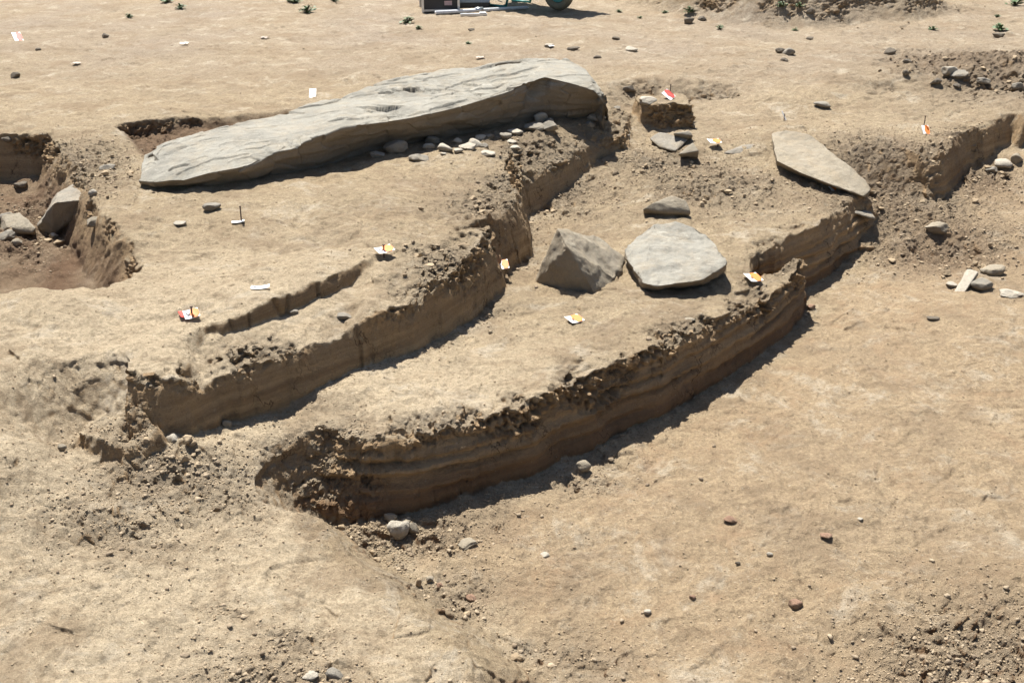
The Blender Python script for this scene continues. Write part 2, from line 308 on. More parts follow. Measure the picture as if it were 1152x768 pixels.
def soil_material():
    m, nt, p = mat_new('soil')
    co = node(nt, 'ShaderNodeTexCoord').outputs['Object']
    at_ = node(nt, 'ShaderNodeAttribute', attribute_name='soil'); sep = node(nt, 'ShaderNodeSeparateColor')
    nt.links.new(at_.outputs['Color'], sep.inputs[0])
    rgh, wal, brn = sep.outputs
    sxyz = node(nt, 'ShaderNodeSeparateXYZ'); nt.links.new(co, sxyz.inputs[0])
    big = ramp(nt, noise(nt, co, 1.3, 6, .6), .35, .68)
    c = mix(nt, big, (.53, .43, .295), (.45, .355, .235))
    med = ramp(nt, noise(nt, co, 9, 8, .68, .4), .40, .70)
    c = mix(nt, math_n(nt, 'MULTIPLY', med, .6), c, (.31, .24, .165))
    za = node(nt, 'ShaderNodeAttribute', attribute_name='zone'); zs_ = node(nt, 'ShaderNodeSeparateColor'); nt.links.new(za.outputs['Color'], zs_.inputs[0])
    c = mix(nt, math_n(nt, 'MULTIPLY', zs_.outputs[0], .85), c, (.66, .55, .40))
    c = mix(nt, math_n(nt, 'MULTIPLY', zs_.outputs[1], .45), c, (.52, .385, .25))
    c = mix(nt, math_n(nt, 'MULTIPLY', zs_.outputs[2], .85), c, (.40, .335, .27))
    stm = node(nt, 'ShaderNodeMapping'); stm.inputs['Scale'].default_value = (2.2, 16, 6); stm.inputs['Rotation'].default_value = (0, 0, .6); nt.links.new(co, stm.inputs[0])
    stk = ramp(nt, noise(nt, stm.outputs[0], 1.6, 8, .75, .8), .50, .68)
    c = mix(nt, math_n(nt, 'MULTIPLY', stk, .35), c, (.34, .255, .165))
    gr_ = ramp(nt, noise(nt, co, 70, 8, .85), .34, .66)
    c = mix(nt, .8, c, mix(nt, gr_, (.58, .55, .52), (1.36, 1.36, 1.34)), 'MULTIPLY')
    # pale dusty crust, reddish stains
    pale = ramp(nt, noise(nt, co, 4.2, 10, .75, .5), .53, .66)
    c = mix(nt, math_n(nt, 'MULTIPLY', pale, .7), c, (.66, .58, .46))
    dk = ramp(nt, noise(nt, co, 2.3, 10, .76, .6), .50, .60)
    c = mix(nt, math_n(nt, 'MULTIPLY', dk, .62), c, (.33, .245, .16))
    mot = ramp(nt, noise(nt, co, 34, 6, .72, .6), .50, .66)
    c = mix(nt, math_n(nt, 'MULTIPLY', mot, .45), c, (.24, .18, .12))
    fl2 = ramp(nt, noise(nt, co, 55, 5, .7, 1.0), .60, .68)
    c = mix(nt, math_n(nt, 'MULTIPLY', fl2, .5), c, (.62, .55, .44))
    red = ramp(nt, noise(nt, co, 3.4, 9, .72, .6), .52, .64)
    c = mix(nt, math_n(nt, 'MULTIPLY', red, math_n(nt, 'ADD', .1, math_n(nt, 'MULTIPLY', zs_.outputs[1], .4))), c, (.42, .285, .175))
    # loose crumbly soil
    lump = noise(nt, co, 60, 6, .7)
    c = mix(nt, math_n(nt, 'MULTIPLY', rgh, .75), c, mix(nt, lump, (.18, .14, .10), (.38, .31, .225)))
    # cut faces: layered silt
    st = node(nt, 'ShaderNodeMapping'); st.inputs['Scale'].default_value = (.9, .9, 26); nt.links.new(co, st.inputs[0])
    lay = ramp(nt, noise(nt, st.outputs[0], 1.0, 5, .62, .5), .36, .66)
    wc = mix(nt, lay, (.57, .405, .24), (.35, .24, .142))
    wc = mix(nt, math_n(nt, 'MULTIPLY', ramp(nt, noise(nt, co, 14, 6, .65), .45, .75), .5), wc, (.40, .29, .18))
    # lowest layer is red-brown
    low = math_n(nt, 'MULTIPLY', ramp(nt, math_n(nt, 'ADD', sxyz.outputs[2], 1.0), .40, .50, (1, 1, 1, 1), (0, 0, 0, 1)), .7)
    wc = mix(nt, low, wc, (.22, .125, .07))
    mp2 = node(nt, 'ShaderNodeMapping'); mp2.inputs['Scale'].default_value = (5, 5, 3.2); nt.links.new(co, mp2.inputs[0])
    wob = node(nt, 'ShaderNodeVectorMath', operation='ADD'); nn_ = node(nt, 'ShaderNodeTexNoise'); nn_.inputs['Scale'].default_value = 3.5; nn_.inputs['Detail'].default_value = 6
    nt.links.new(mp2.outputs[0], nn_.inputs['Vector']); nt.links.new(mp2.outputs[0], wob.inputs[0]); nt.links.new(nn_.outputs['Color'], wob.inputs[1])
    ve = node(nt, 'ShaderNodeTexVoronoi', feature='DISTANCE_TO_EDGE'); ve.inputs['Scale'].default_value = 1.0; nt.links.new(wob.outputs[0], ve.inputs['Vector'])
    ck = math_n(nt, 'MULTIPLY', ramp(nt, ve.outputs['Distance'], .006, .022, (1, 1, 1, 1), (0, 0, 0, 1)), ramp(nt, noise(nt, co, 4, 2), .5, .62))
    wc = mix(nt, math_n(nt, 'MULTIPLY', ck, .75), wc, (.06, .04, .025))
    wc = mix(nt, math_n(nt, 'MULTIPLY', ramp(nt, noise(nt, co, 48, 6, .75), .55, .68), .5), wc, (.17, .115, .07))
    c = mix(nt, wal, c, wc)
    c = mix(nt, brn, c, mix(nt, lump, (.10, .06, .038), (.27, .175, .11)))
    # fine grain
    g = noise(nt, co, 420, 3, .7)
    c = mix(nt, .55, c, mix(nt, ramp(nt, g, .3, .7), (.42, .40, .38), (1.40, 1.38, 1.34)), 'MULTIPLY')
    g2 = ramp(nt, noise(nt, co, 130, 4, .75), .62, .72)
    c = mix(nt, math_n(nt, 'MULTIPLY', g2, .5), c, (.24, .175, .115))
    vor = node(nt, 'ShaderNodeTexVoronoi'); vor.inputs['Scale'].default_value = 75; nt.links.new(co, vor.inputs['Vector'])
    spk = ramp(nt, vor.outputs['Distance'], .05, .16, (1, 1, 1, 1), (0, 0, 0, 1))
    selp = node(nt, 'ShaderNodeSeparateColor'); nt.links.new(vor.outputs['Color'], selp.inputs[0])
    c = mix(nt, math_n(nt, 'MULTIPLY', spk, math_n(nt, 'GREATER_THAN', selp.outputs[0], .8)), c, (.62, .55, .44))
    nt.links.new(c, p.inputs['Base Color']); p.inputs['Roughness'].default_value = .96
    p.inputs['Specular IOR Level'].default_value = .15
    b = bump(nt, noise(nt, co, 24, 10, .76), .035, 1.0)
    b = bump(nt, noise(nt, co, 170, 4, .75), .009, 1.0, b)
    nt.links.new(b, p.inputs['Normal'])
    return m
def stone_material(name, ca, cb, cc, dust=.5, side=(.22, .17, .115), sk=.5):
    m, nt, p = mat_new(name)
    co = node(nt, 'ShaderNodeTexCoord').outputs['Object']
    c = mix(nt, ramp(nt, noise(nt, co, 5, 6, .65, .3), .35, .68), ca, cb)
    c = mix(nt, math_n(nt, 'MULTIPLY', ramp(nt, noise(nt, co, 22, 7, .7), .5, .75), .6), c, cc)
    c = mix(nt, math_n(nt, 'MULTIPLY', ramp(nt, noise(nt, co, 2.6, 9, .74, .6), .50, .60), .45), c, tuple(v * .62 for v in cb))
    c = mix(nt, math_n(nt, 'MULTIPLY', ramp(nt, noise(nt, co, 7, 9, .78, .4), .56, .64), .5), c, tuple(min(1, v * 1.25) for v in cc))
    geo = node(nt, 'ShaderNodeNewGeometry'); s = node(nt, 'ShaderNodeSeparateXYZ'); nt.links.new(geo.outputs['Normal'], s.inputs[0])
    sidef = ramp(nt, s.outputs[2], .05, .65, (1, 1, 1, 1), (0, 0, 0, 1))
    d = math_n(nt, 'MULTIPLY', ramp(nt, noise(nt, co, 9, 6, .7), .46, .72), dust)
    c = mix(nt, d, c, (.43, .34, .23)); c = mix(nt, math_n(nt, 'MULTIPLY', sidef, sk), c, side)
    g = noise(nt, co, 300, 3, .7)
    c = mix(nt, .5, c, mix(nt, ramp(nt, g, .3, .7), (.6, .6, .6), (1.25, 1.25, 1.22)), 'MULTIPLY')
    nt.links.new(c, p.inputs['Base Color']); p.inputs['Roughness'].default_value = .88; p.inputs['Specular IOR Level'].default_value = .25
    mp = node(nt, 'ShaderNodeMapping'); mp.inputs['Scale'].default_value = (1, 1, 1); nt.links.new(co, mp.inputs[0])
    b = bump(nt, noise(nt, mp.outputs[0], 26, 10, .78, .5), .016, 1.0)
    b = bump(nt, noise(nt, co, 160, 4, .7), .004, .7, b)
    nt.links.new(b, p.inputs['Normal'])
    return m
def plain(name, c, rough=.6, metal=0.0, var=.25, sc=40):
    m, nt, p = mat_new(name)
    co = node(nt, 'ShaderNodeTexCoord').outputs['Object']
    n = ramp(nt, noise(nt, co, sc, 5, .65), .35, .7)
    col = mix(nt, n, c, tuple(v * (1 - var) for v in c))
    nt.links.new(col, p.inputs['Base Color']); p.inputs['Roughness'].default_value = rough; p.inputs['Metallic'].default_value = metal
    return m
M_SOIL = soil_material()
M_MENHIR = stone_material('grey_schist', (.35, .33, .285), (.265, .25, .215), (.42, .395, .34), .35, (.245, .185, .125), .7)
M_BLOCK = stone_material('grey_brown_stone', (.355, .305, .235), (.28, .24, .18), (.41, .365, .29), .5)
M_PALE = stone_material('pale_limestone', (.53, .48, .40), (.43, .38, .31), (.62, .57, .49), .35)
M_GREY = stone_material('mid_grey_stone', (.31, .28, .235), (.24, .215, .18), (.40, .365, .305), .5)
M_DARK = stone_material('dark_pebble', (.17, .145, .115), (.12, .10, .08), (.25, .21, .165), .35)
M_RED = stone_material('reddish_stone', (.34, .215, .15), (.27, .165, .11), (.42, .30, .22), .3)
MATS = dict(P=M_PALE, G=M_GREY, D=M_DARK, R=M_RED, B=M_BLOCK)

# ------------------------------------------------------------------ terrain mesh: surface nets over the height function, so cut faces get real rows of vertices
def build_terrain(U, Y, dz):
    ni, nj = len(U), len(Y)
    yy = np.repeat(Y[None, :], ni, 0); xx = U[:, None] * (yy + 0.6)
    H = height(xx.ravel(), yy.ravel()).reshape(ni, nj)
    h = H / dz + 1e-5
    k0 = np.floor(h).astype(np.int64)
    c4 = np.stack([k0[:-1, :-1], k0[1:, :-1], k0[:-1, 1:], k0[1:, 1:]])
    kmin = c4.min(0); kmax = c4.max(0); cnt = kmax - kmin + 1
    off = np.zeros(cnt.size + 1, np.int64); off[1:] = np.cumsum(cnt.ravel()); nv = int(off[-1]); off2 = off[:-1].reshape(cnt.shape)
    ci = np.repeat(np.arange(cnt.size), cnt.ravel()); k = np.arange(nv) - off[ci] + kmin.ravel()[ci]
    I = ci // (nj - 1); J = ci % (nj - 1)
    sx = np.zeros(nv); sy = np.zeros(nv); sz = np.zeros(nv); sn = np.zeros(nv)
    for a in (0, 1):
        for b in (0, 1):
            hh = h[I + a, J + b]; m = np.floor(hh) == k
            sx += m * a; sy += m * b; sz += m * hh; sn += m
    for b in (0, 1):
        for c in (0, 1):
            kk = k + c
            h0, h1 = h[I, J + b], h[I + 1, J + b]; m = (kk <= h0) != (kk <= h1)
            t = np.where(m, (kk - h0) / np.where(m, h1 - h0, 1), 0)
            sx += m * t; sy += m * b; sz += m * kk; sn += m
            h0, h1 = h[I + b, J], h[I + b, J + 1]; m = (kk <= h0) != (kk <= h1)
            t = np.where(m, (kk - h0) / np.where(m, h1 - h0, 1), 0)
            sx += m * b; sy += m * t; sz += m * kk; sn += m
    sx /= sn; sy /= sn; sz /= sn
    yv = Y[J] + (Y[J + 1] - Y[J]) * sy; uv = U[I] + (U[I + 1] - U[I]) * sx
    V = np.stack([uv * (yv + 0.6), yv, sz * dz], 1)
    vid = lambda i, j, kk: off2[i, j] + kk - kmin[i, j]
    i, j = np.meshgrid(np.arange(1, ni - 1), np.arange(1, nj - 1), indexing='ij'); i = i.ravel(); j = j.ravel(); kk = k0[i, j]
    Q = [np.stack([vid(i - 1, j - 1, kk), vid(i, j - 1, kk), vid(i, j, kk), vid(i - 1, j, kk)], 1)]
    for ax in (0, 1):
        if ax == 0:
            lo_, hi_ = k0[:-1, 1:-1], k0[1:, 1:-1]; bi, bj = np.meshgrid(np.arange(ni - 1), np.arange(1, nj - 1), indexing='ij')
        else:
            lo_, hi_ = k0[1:-1, :-1], k0[1:-1, 1:]; bi, bj = np.meshgrid(np.arange(1, ni - 1), np.arange(nj - 1), indexing='ij')
        a = np.minimum(lo_, hi_).ravel(); n = np.abs(hi_ - lo_).ravel(); idx = np.repeat(np.arange(n.size), n)
        st = np.zeros(n.size, np.int64); st[1:] = np.cumsum(n)[:-1]
        kk = a[idx] + 1 + (np.arange(idx.size) - st[idx]); i = bi.ravel()[idx]; j = bj.ravel()[idx]
        pos = (lo_.ravel() > hi_.ravel())[idx]
        if ax == 0: q = np.stack([vid(i, j - 1, kk - 1), vid(i, j, kk - 1), vid(i, j, kk), vid(i, j - 1, kk)], 1)
        else: q = np.stack([vid(i, j, kk - 1), vid(i - 1, j, kk - 1), vid(i - 1, j, kk), vid(i, j, kk)], 1)
        Q.append(np.where(pos[:, None], q, q[:, ::-1]))
    return V, np.concatenate(Q)
def vnormals(V, F):
    n = np.cross(V[F[:, 2]] - V[F[:, 0]], V[F[:, 3]] - V[F[:, 1]])
    N = np.zeros_like(V)
    for c in range(4):
        for a in range(3): N[:, a] += np.bincount(F[:, c], n[:, a], len(V))
    return N / (np.linalg.norm(N, axis=1)[:, None] + 1e-12)
def soil_attr(me, x, y, z, wall, extra=0.0):
    R = np.maximum(rough(x, y), extra)
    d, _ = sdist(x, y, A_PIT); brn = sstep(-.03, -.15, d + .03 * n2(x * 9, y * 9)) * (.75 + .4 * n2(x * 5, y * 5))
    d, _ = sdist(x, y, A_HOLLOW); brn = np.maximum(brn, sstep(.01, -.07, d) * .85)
    for px, py, zz, r, a in ((1060, 285, -.56, .35, .5), (1100, 205, -.4, .3, .5), (1000, 195, -.25, .4, .3), (1090, 75, 0, .6, .35), (640, 352, -.31, .06, .3), (560, 280, -.2, .2, .3)):
        brn = np.maximum(brn, a * blob(x, y, px, py, zz, r))
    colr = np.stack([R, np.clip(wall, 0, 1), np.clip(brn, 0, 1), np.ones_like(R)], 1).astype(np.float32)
    tp = sstep(.0, -.25, sdist(x, y, A_FLOOR)[0]) * (y < 8)                       # warm subsoil of the deep floor
    cr = np.clip(1.1 * blob(x, y, 150, 660, -.35, 1.5, .9) + .55 * blob(x, y, 80, 400, 0, 1.1, .7) + .6 * blob(x, y, 450, 440, -.3, .9, .5) + .4 * blob(x, y, 300, 290, 0, 1.0, .5), 0, 1) * (1 - tp)
    strip = sstep(.20, .12, segdist(x, y, SLOPE_MID)); cr = cr * (1 - strip); tp = tp * (1 - strip); brn = np.maximum(brn, .16 * strip)
    gy_ = sstep(6.8, 10.5, y + .6 * n2(x * .8, y * .8)) * (.7 + .4 * n2(x * 1.1, y * 1.1))
    t = np.stack([cr, tp, np.clip(gy_, 0, 1), np.ones_like(R)], 1).astype(np.float32)
    b = me.color_attributes.new('zone', 'FLOAT_COLOR', 'POINT'); b.data.foreach_set('color', t.ravel())
    a = me.color_attributes.new('soil', 'FLOAT_COLOR', 'POINT'); a.data.foreach_set('color', colr.ravel())

U = np.linspace(-.66, .72, 900)
Y = np.exp(np.linspace(math.log(1.9), math.log(17.5), 1000))
V, F = build_terrain(U, Y, 0.011)
N = vnormals(V, F)
steep = sstep(.80, .35, N[:, 2])
# crumble, bedding grooves and cracks on the cut faces
x, y, z = V.T
idx = np.where(steep > .01)[0]
xs, ys, zs = x[idx], y[idx], z[idx]
dlow, _ = sdist(xs, ys, A_LOW); dflo, _ = sdist(xs, ys, A_FLOOR); onfront = (dflo < .12)
# crumbly upper part of each face, smooth trowelled lower part
rimz = np.where(onfront, -.31, -.04); relz = np.where(onfront, (zs + .65) / .34, (zs + .31) / .27)
upper = sstep(.45, .85, relz + .45 * n2((xs + ys) * 2.1 + 3, relz * .3) ) * sstep(-.25, .1, n2((xs - ys) * 1.7 + 8, zs * 2))
n = .016 * n3(xs * 4, ys * 4, zs * 5) + .005 * n3(xs * 12, ys * 12, zs * 14) + .0025 * n3(xs * 33, ys * 33, zs * 33) + .0015 * n3(xs * 70, ys * 70, zs * 80)
dled, _ = sdist(xs, ys, A_LEDGE); smooth_cut = (np.abs(dled) < .06) & (dlow > .06); upper = upper * ~smooth_cut; n = n * np.where(smooth_cut, .4, 1)
nose = at(378, 535, -.45); upper = np.maximum(upper, .42 * sstep(.30, .12, np.sqrt((xs - nose[0]) ** 2 + (ys - nose[1]) ** 2 + (zs + .45) ** 2) + .05 * n2(xs * 9, zs * 9)))
n = n + upper * (.020 * chunk3(xs, ys, zs, 13) + .022 * chunk3(xs + 9, ys, zs, 28) + .015 * chunk3(xs, ys + 5, zs, 52) - .012)
groove = .013 * n2(zs * 22 + .8 * n2(xs * 1.5, ys * 1.5), xs * .6 + ys * .5) * sstep(-.28, -.36, zs)
for zc, am in ((-.405, .014), (-.455, .018), (-.515, .022), (-.575, .014)):
    zz_ = zs - zc - .014 * n2((xs + ys) * 1.6, xs * 0 + zc * 90); groove = groove - onfront * am * np.exp(-(zz_ / .010) ** 2) * sstep(-.3, .25, n2((xs + ys) * 1.3 + zc * 70, zs * 0)) + onfront * am * .5 * np.exp(-((zz_ - .022) / .014) ** 2)
crack = -.016 * sstep(.05, 0, np.abs(n2((xs + ys) * 3.3, zs * .8 + 5))) * sstep(.0, .4, n3(xs * 2, ys * 2, zs + 9))
dd = (n + groove + crack) * steep[idx]
V2 = V.copy(); V2[idx] += N[idx] * dd[:, None]
terrain = mesh_obj('ground', V2, F, M_SOIL)
_up = np.zeros(len(x)); _up[idx] = upper * (steep[idx] > .3); RB_ = rimband(x, y, sdist(x, y, A_LOW)[0], sdist(x, y, A_FLOOR)[0]); _cr = np.maximum(np.maximum(_up, RB_ * 1.4), sstep(.35, .5, rough(x, y))) > .5
terrain.data.polygons.foreach_set('use_smooth', ~(_cr[F[:, 0]] & _cr[F[:, 2]]))
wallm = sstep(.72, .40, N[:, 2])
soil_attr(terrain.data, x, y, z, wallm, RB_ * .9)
tag(terrain, kind='structure')
# the wide surroundings, coarser, tucked just below the excavated area
gx = np.concatenate([-np.geomspace(400, 9, 40), np.linspace(-8.8, 8.8, 120), np.geomspace(9, 400, 40)])
gy = np.concatenate([-np.geomspace(100, 3, 20), np.linspace(-2.8, 18, 140), np.geomspace(18.2, 600, 60)])
GX, GY = np.meshgrid(gx, gy, indexing='ij')
Z = height(GX.ravel(), GY.ravel(), False).reshape(GX.shape)
mrg = .12
inside = (GY > 1.9 + mrg) & (GY < 17.5 - mrg * 2) & (GX > -.66 * (GY + .6) + mrg) & (GX < .72 * (GY + .6) - mrg)
Z = Z - .012 - .4 * inside
ii, jj = np.meshgrid(np.arange(len(gx) - 1), np.arange(len(gy) - 1), indexing='ij'); q = (ii * len(gy) + jj).ravel(); w = len(gy)
far = mesh_obj('surrounding_ground', np.stack([GX.ravel(), GY.ravel(), Z.ravel()], 1), np.stack([q, q + w, q + w + 1, q + 1], 1), M_SOIL)
soil_attr(far.data, GX.ravel(), GY.ravel(), Z.ravel(), np.zeros(GX.size)); tag(far, kind='structure')

# ------------------------------------------------------------------ stones
def rock_unit(seed, sub=3, cuts=7, rgh=.10):
    rs = np.random.RandomState(seed)
    bm = bmesh.new(); bmesh.ops.create_icosphere(bm, subdivisions=sub, radius=1.0)
    v = np.array([p.co for p in bm.verts])
    for _ in range(cuts + 4):
        nn = rs.normal(size=3); nn /= np.linalg.norm(nn); d = rs.uniform(.48, .82)
        s = v @ nn; over = np.clip(s - d, 0, None); v = v - over[:, None] * nn * .93
    o = rs.uniform(0, 50, 3)
    r = rgh * n3(*(v * 1.6 + o).T) + rgh * .5 * n3(*(v * 4 + o).T) + rgh * .22 * n3(*(v * 9 + o).T)
    v = v * (1 + r[:, None])
    f = np.array([[p.index for p in fc.verts] for fc in bm.faces]); bm.free()
    return v, f
def stone(name, px, py, wpx, hr, mat, label, cat='stone', group=None, seed=None, rot=None, dr=.8, sink=.25, cuts=7, tilt=0, rgh=.13, sub=None):
    """px, py: where it touches the ground; wpx: its width in the photograph; hr: height / width; dr: depth / width"""
    seed = seed if seed is not None else int(px * 7 + py * 13)
    g = ground(px, py)
    dist = (g - Vector((0, 0, HC))).length
    w = wpx * dist / FPX
    v, f = rock_unit(seed, sub or (4 if wpx > 18 else 3), cuts, rgh)
    rs = random.Random(seed)
    a = rot if rot is not None else rs.uniform(-.5, .5)
    ca, sa = math.cos(a), math.sin(a)
    v = v / (v.max(0) - v.min(0))
    R0 = rs.uniform(0, 6.28); v = v @ np.array([[math.cos(R0), math.sin(R0), 0], [-math.sin(R0), math.cos(R0), 0], [0, 0, 1]])
    v = v / (v.max(0) - v.min(0))
    v = v * np.array([w, w * dr, w * hr])
    if tilt: ct, st_ = math.cos(tilt), math.sin(tilt); v = v @ np.array([[ct, 0, st_], [0, 1, 0], [-st_, 0, ct]])
    v = v @ np.array([[ca, sa, 0], [-sa, ca, 0], [0, 0, 1]])
    h = v[:, 2].max() - v[:, 2].min()
    v[:, 2] += -v[:, 2].min() - h * sink
    g.y += w * dr * .4
    g.z = float(height(np.array([g.x]), np.array([g.y]))[0])
    o = mesh_obj(name, v, f, MATS[mat]); o.location = g
    tag(o, label, cat, group); return o

def hull_block(name, pts, mat, label, cat='stone', rgh=.012, cuts=5, bev=.008, seed=1, lam=0.0):
    """angular block: convex hull of measured corners, bevelled, subdivided and roughened"""
    P = [Vector(at(*p)) if len(p) == 3 else Vector(p[:3]) for p in pts]
    c = sum(P, Vector()) / len(P); c.z = min(p.z for p in P)
    bm = bmesh.new()
    for p in P: bm.verts.new(p - c)
    r = bmesh.ops.convex_hull(bm, input=bm.verts)
    bmesh.ops.delete(bm, geom=list({g for g in r['geom_interior'] + r['geom_unused'] if isinstance(g, bmesh.types.BMVert)}), context='VERTS')
    bmesh.ops.dissolve_limit(bm, angle_limit=.12, verts=bm.verts, edges=bm.edges)
    bmesh.ops.bevel(bm, geom=list(bm.edges), offset=bev, segments=2, profile=.6, affect='EDGES')
    bmesh.ops.triangulate(bm, faces=bm.faces)
    for _ in range(8):
        L = [e for e in bm.edges if e.calc_length() > .022]
        if not L or len(bm.verts) > 14000: break
        bmesh.ops.subdivide_edges(bm, edges=L, cuts=1)
        bmesh.ops.triangulate(bm, faces=[f for f in bm.faces if len(f.verts) > 3])
    bm.normal_update()
    v = np.array([p.co for p in bm.verts]); nn = np.array([p.normal for p in bm.verts]); s = seed * 3.7
    d = rgh * (n3(v[:, 0] * 6 + s, v[:, 1] * 6, v[:, 2] * 6) + .5 * n3(v[:, 0] * 17 + s, v[:, 1] * 17, v[:, 2] * 17) + .3 * n3(v[:, 0] * 45 + s, v[:, 1] * 45, v[:, 2] * 45))
    if lam: d = d + lam * sstep(.0, .08, n3(v[:, 0] * 5 + s, v[:, 1] * 9, v[:, 2] * 30)) - lam * .5
    v2 = v + nn * d[:, None]
    for p, q in zip(bm.verts, v2): p.co = q
    o = bm_obj(name, bm, mat, smooth=True); o.location = c; tag(o, label, cat); return o

# the great slab: cross sections along its length (front foot, front upper edge, back upper edge)
ST = [  # front foot px,py | front edge px,py,z | back edge px,py,z
    ((158, 206), (158, 203, .03), (161, 190, .04)),
    ((180, 210), (178, 205, .045), (164, 174, .08)),
    ((208, 213), (205, 203, .06), (185, 163, .11)),
    ((240, 211), (236, 194, .09), (223, 150, .14)),
    ((276, 206), (276, 187, .11), (267, 139, .16)),
    ((308, 197), (318, 171, .12), (306, 131, .18)),
    ((345, 188), (350, 159, .15), (345, 119, .19)),
    ((393, 177), (385, 143, .20), (384, 108, .205)),
    ((435, 168), (434, 137, .19), (434, 90, .23)),
    ((484, 160), (474, 130, .19), (494, 77, .25)),
    ((534, 150), (520, 119, .20), (535, 74, .26)),
    ((575, 144), (571, 103, .24), (571, 67, .29)),
    ((610, 140), (612, 86, .29), (610, 65, .30)),
    ((645, 138), (644, 94, .26), (638, 67, .30)),
    ((670, 136), (668, 102, .22), (660, 80, .27)),
    ((684, 134), (682, 118, .13), (678, 105, .20))]
def menhir():
    rows = []
    for (fx, fy), fe, be in ST:
        ff = Vector(at(fx, fy, -.02)); e = Vector(at(*fe)); b = Vector(at(*be))
        ff = ff + Vector((.01, .005 + .07 * min(1, max(0, (fx - 260) / 150)), 0)); bb = Vector((b.x, b.y + .02, -.06)); 
        t1 = e.lerp(b, .33); t2 = e.lerp(b, .70); t1.z += .012; t2.z += .012
        ms = ff.lerp(e, .55) + Vector((0, -.015, 0))
        rows.append([ff + Vector((0, 0, -.06)), ff, ms, e, t1, t2, b, bb])
    A = np.array([[list(p) for p in r] for r in rows]); n, m, _ = A.shape
    ns, nc = 760, 230
    # along the length: smooth; round the section: linear with denser steps on the top
    t = np.linspace(0, n - 1, ns); i0 = np.clip(t.astype(int), 0, n - 2); f = (t - i0)[:, None, None]
    S = A[i0] * (1 - f) + A[i0 + 1] * f
    wts = np.array([.3, 1, 1.2, 2, 2, 2, 1.2]); cum = np.concatenate([[0], np.cumsum(wts)]) / wts.sum()
    q = np.linspace(0, 1, nc); j0 = np.clip(np.searchsorted(cum, q, 'right') - 1, 0, m - 2); g = ((q - cum[j0]) / (cum[j0 + 1] - cum[j0]))[None, :, None]
    G = S[:, j0] * (1 - g) + S[:, j0 + 1] * g
    # soften control edges a little
    for _ in range(6): G[:, 1:-1] = G[:, 1:-1] * .5 + .25 * (G[:, :-2] + G[:, 2:])
    for _ in range(30): G[1:-1] = G[1:-1] * .5 + .25 * (G[:-2] + G[2:])
    ii, jj = np.meshgrid(np.arange(ns - 1), np.arange(nc - 1), indexing='ij'); a = (ii * nc + jj).ravel()
    F = np.stack([a, a + nc, a + nc + 1, a + 1], 1)
    V = G.reshape(-1, 3); N = vnormals(V, F)
    if N[nc * 380 + 145, 2] < 0: N = -N; F = F[:, ::-1]
    x, y, z = V.T
    # axes along and across the slab
    L = np.array([.93, .37]); u = x * L[0] + y * L[1]; v = -x * L[1] + y * L[0]
    top = sstep(.5, .85, N[:, 2])
    d = .012 * n3(x * 2.5, y * 2.5, z * 2.5) + .004 * n3(x * 9, y * 9, z * 9) + .0022 * n3(x * 25, y * 25, z * 25) + .0015 * n2(u * 5, v * 40)
    warp = .35 * n2(u * 4, v * 6)
    for k, (s1, s2, th, hgt) in enumerate(((1.0, 2.4, .36, .012), (2.1, 5.6, .40, .008), (4.6, 12, .40, .004))):
        fl = n2(u * s1 + 17 * k + warp, v * s2 + 5 * k + warp); d = d - top * hgt * sstep(th, th + .02, fl)
        d = d - top * .005 * sstep(.018, 0, np.abs(fl - th)) * sstep(.0, .3, n2(u * 2 + 9, v * 2 + k))
    # bedding ledges on the long edge, a notch where a flake came away at the right end
    d = d + (1 - top) * (.008 * n2(u * 1.2, z * 30) + .010 * n3(x * 6, y * 6, z * 14))
    nc_ = np.array(at(604, 108, .2)); d = d - .09 * np.exp(-((x - nc_[0] - (z - .2) * .5) / .045) ** 2 - ((z - .2) / .08) ** 2) * (1 - top)
    pl = sstep(-.15, .2, n2(u * 1.3 + 4, v * 2 + 8)); d = d + top * pl * (.024 * chunk2(u * .55 + 3, v + .05 * n2(u * 5, v * 5), 4.6) + .010 * chunk2(u * .6, v + 8, 12)) + (1 - top) * .012 * chunk2(u * .7, z * 1.6, 9)
    for px, py, zz, rx, ry, dp in ((455, 104, .22, .14, .045, .024), (640, 90, .3, .03, .05, .03)):
        c = at(px, py, zz); rr = np.hypot((x - c[0]) / rx, (y - c[1]) / ry) + .5 * n2(x * 9, y * 9) + .2 * n2(x * 30, y * 30); d = d - dp * sstep(1.0, .93, rr) * sstep(.1, .9, rr) * top
    V = V + N * d[:, None]
    # close both ends
    Vc = list(V); F2 = []
    c0 = V[:nc].mean(0); c1 = V[(ns - 1) * nc:].mean(0); n0 = len(V); V = np.vstack([V, c0, c1])
    caps = [[n0, i, i + 1, i + 1] for i in range(nc - 1)] + [[n0 + 1, (ns - 1) * nc + i + 1, (ns - 1) * nc + i, (ns - 1) * nc + i] for i in range(nc - 1)]
    tri = [list(map(int, c[:3])) for c in caps]
    base = V[:n0].mean(0); base[2] = 0
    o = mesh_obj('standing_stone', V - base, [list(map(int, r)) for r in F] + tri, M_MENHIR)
    o.location = base
    tag(o, 'huge long grey slab lying flat on the upper terrace, largest stone of the dig', 'stone slab')
menhir()

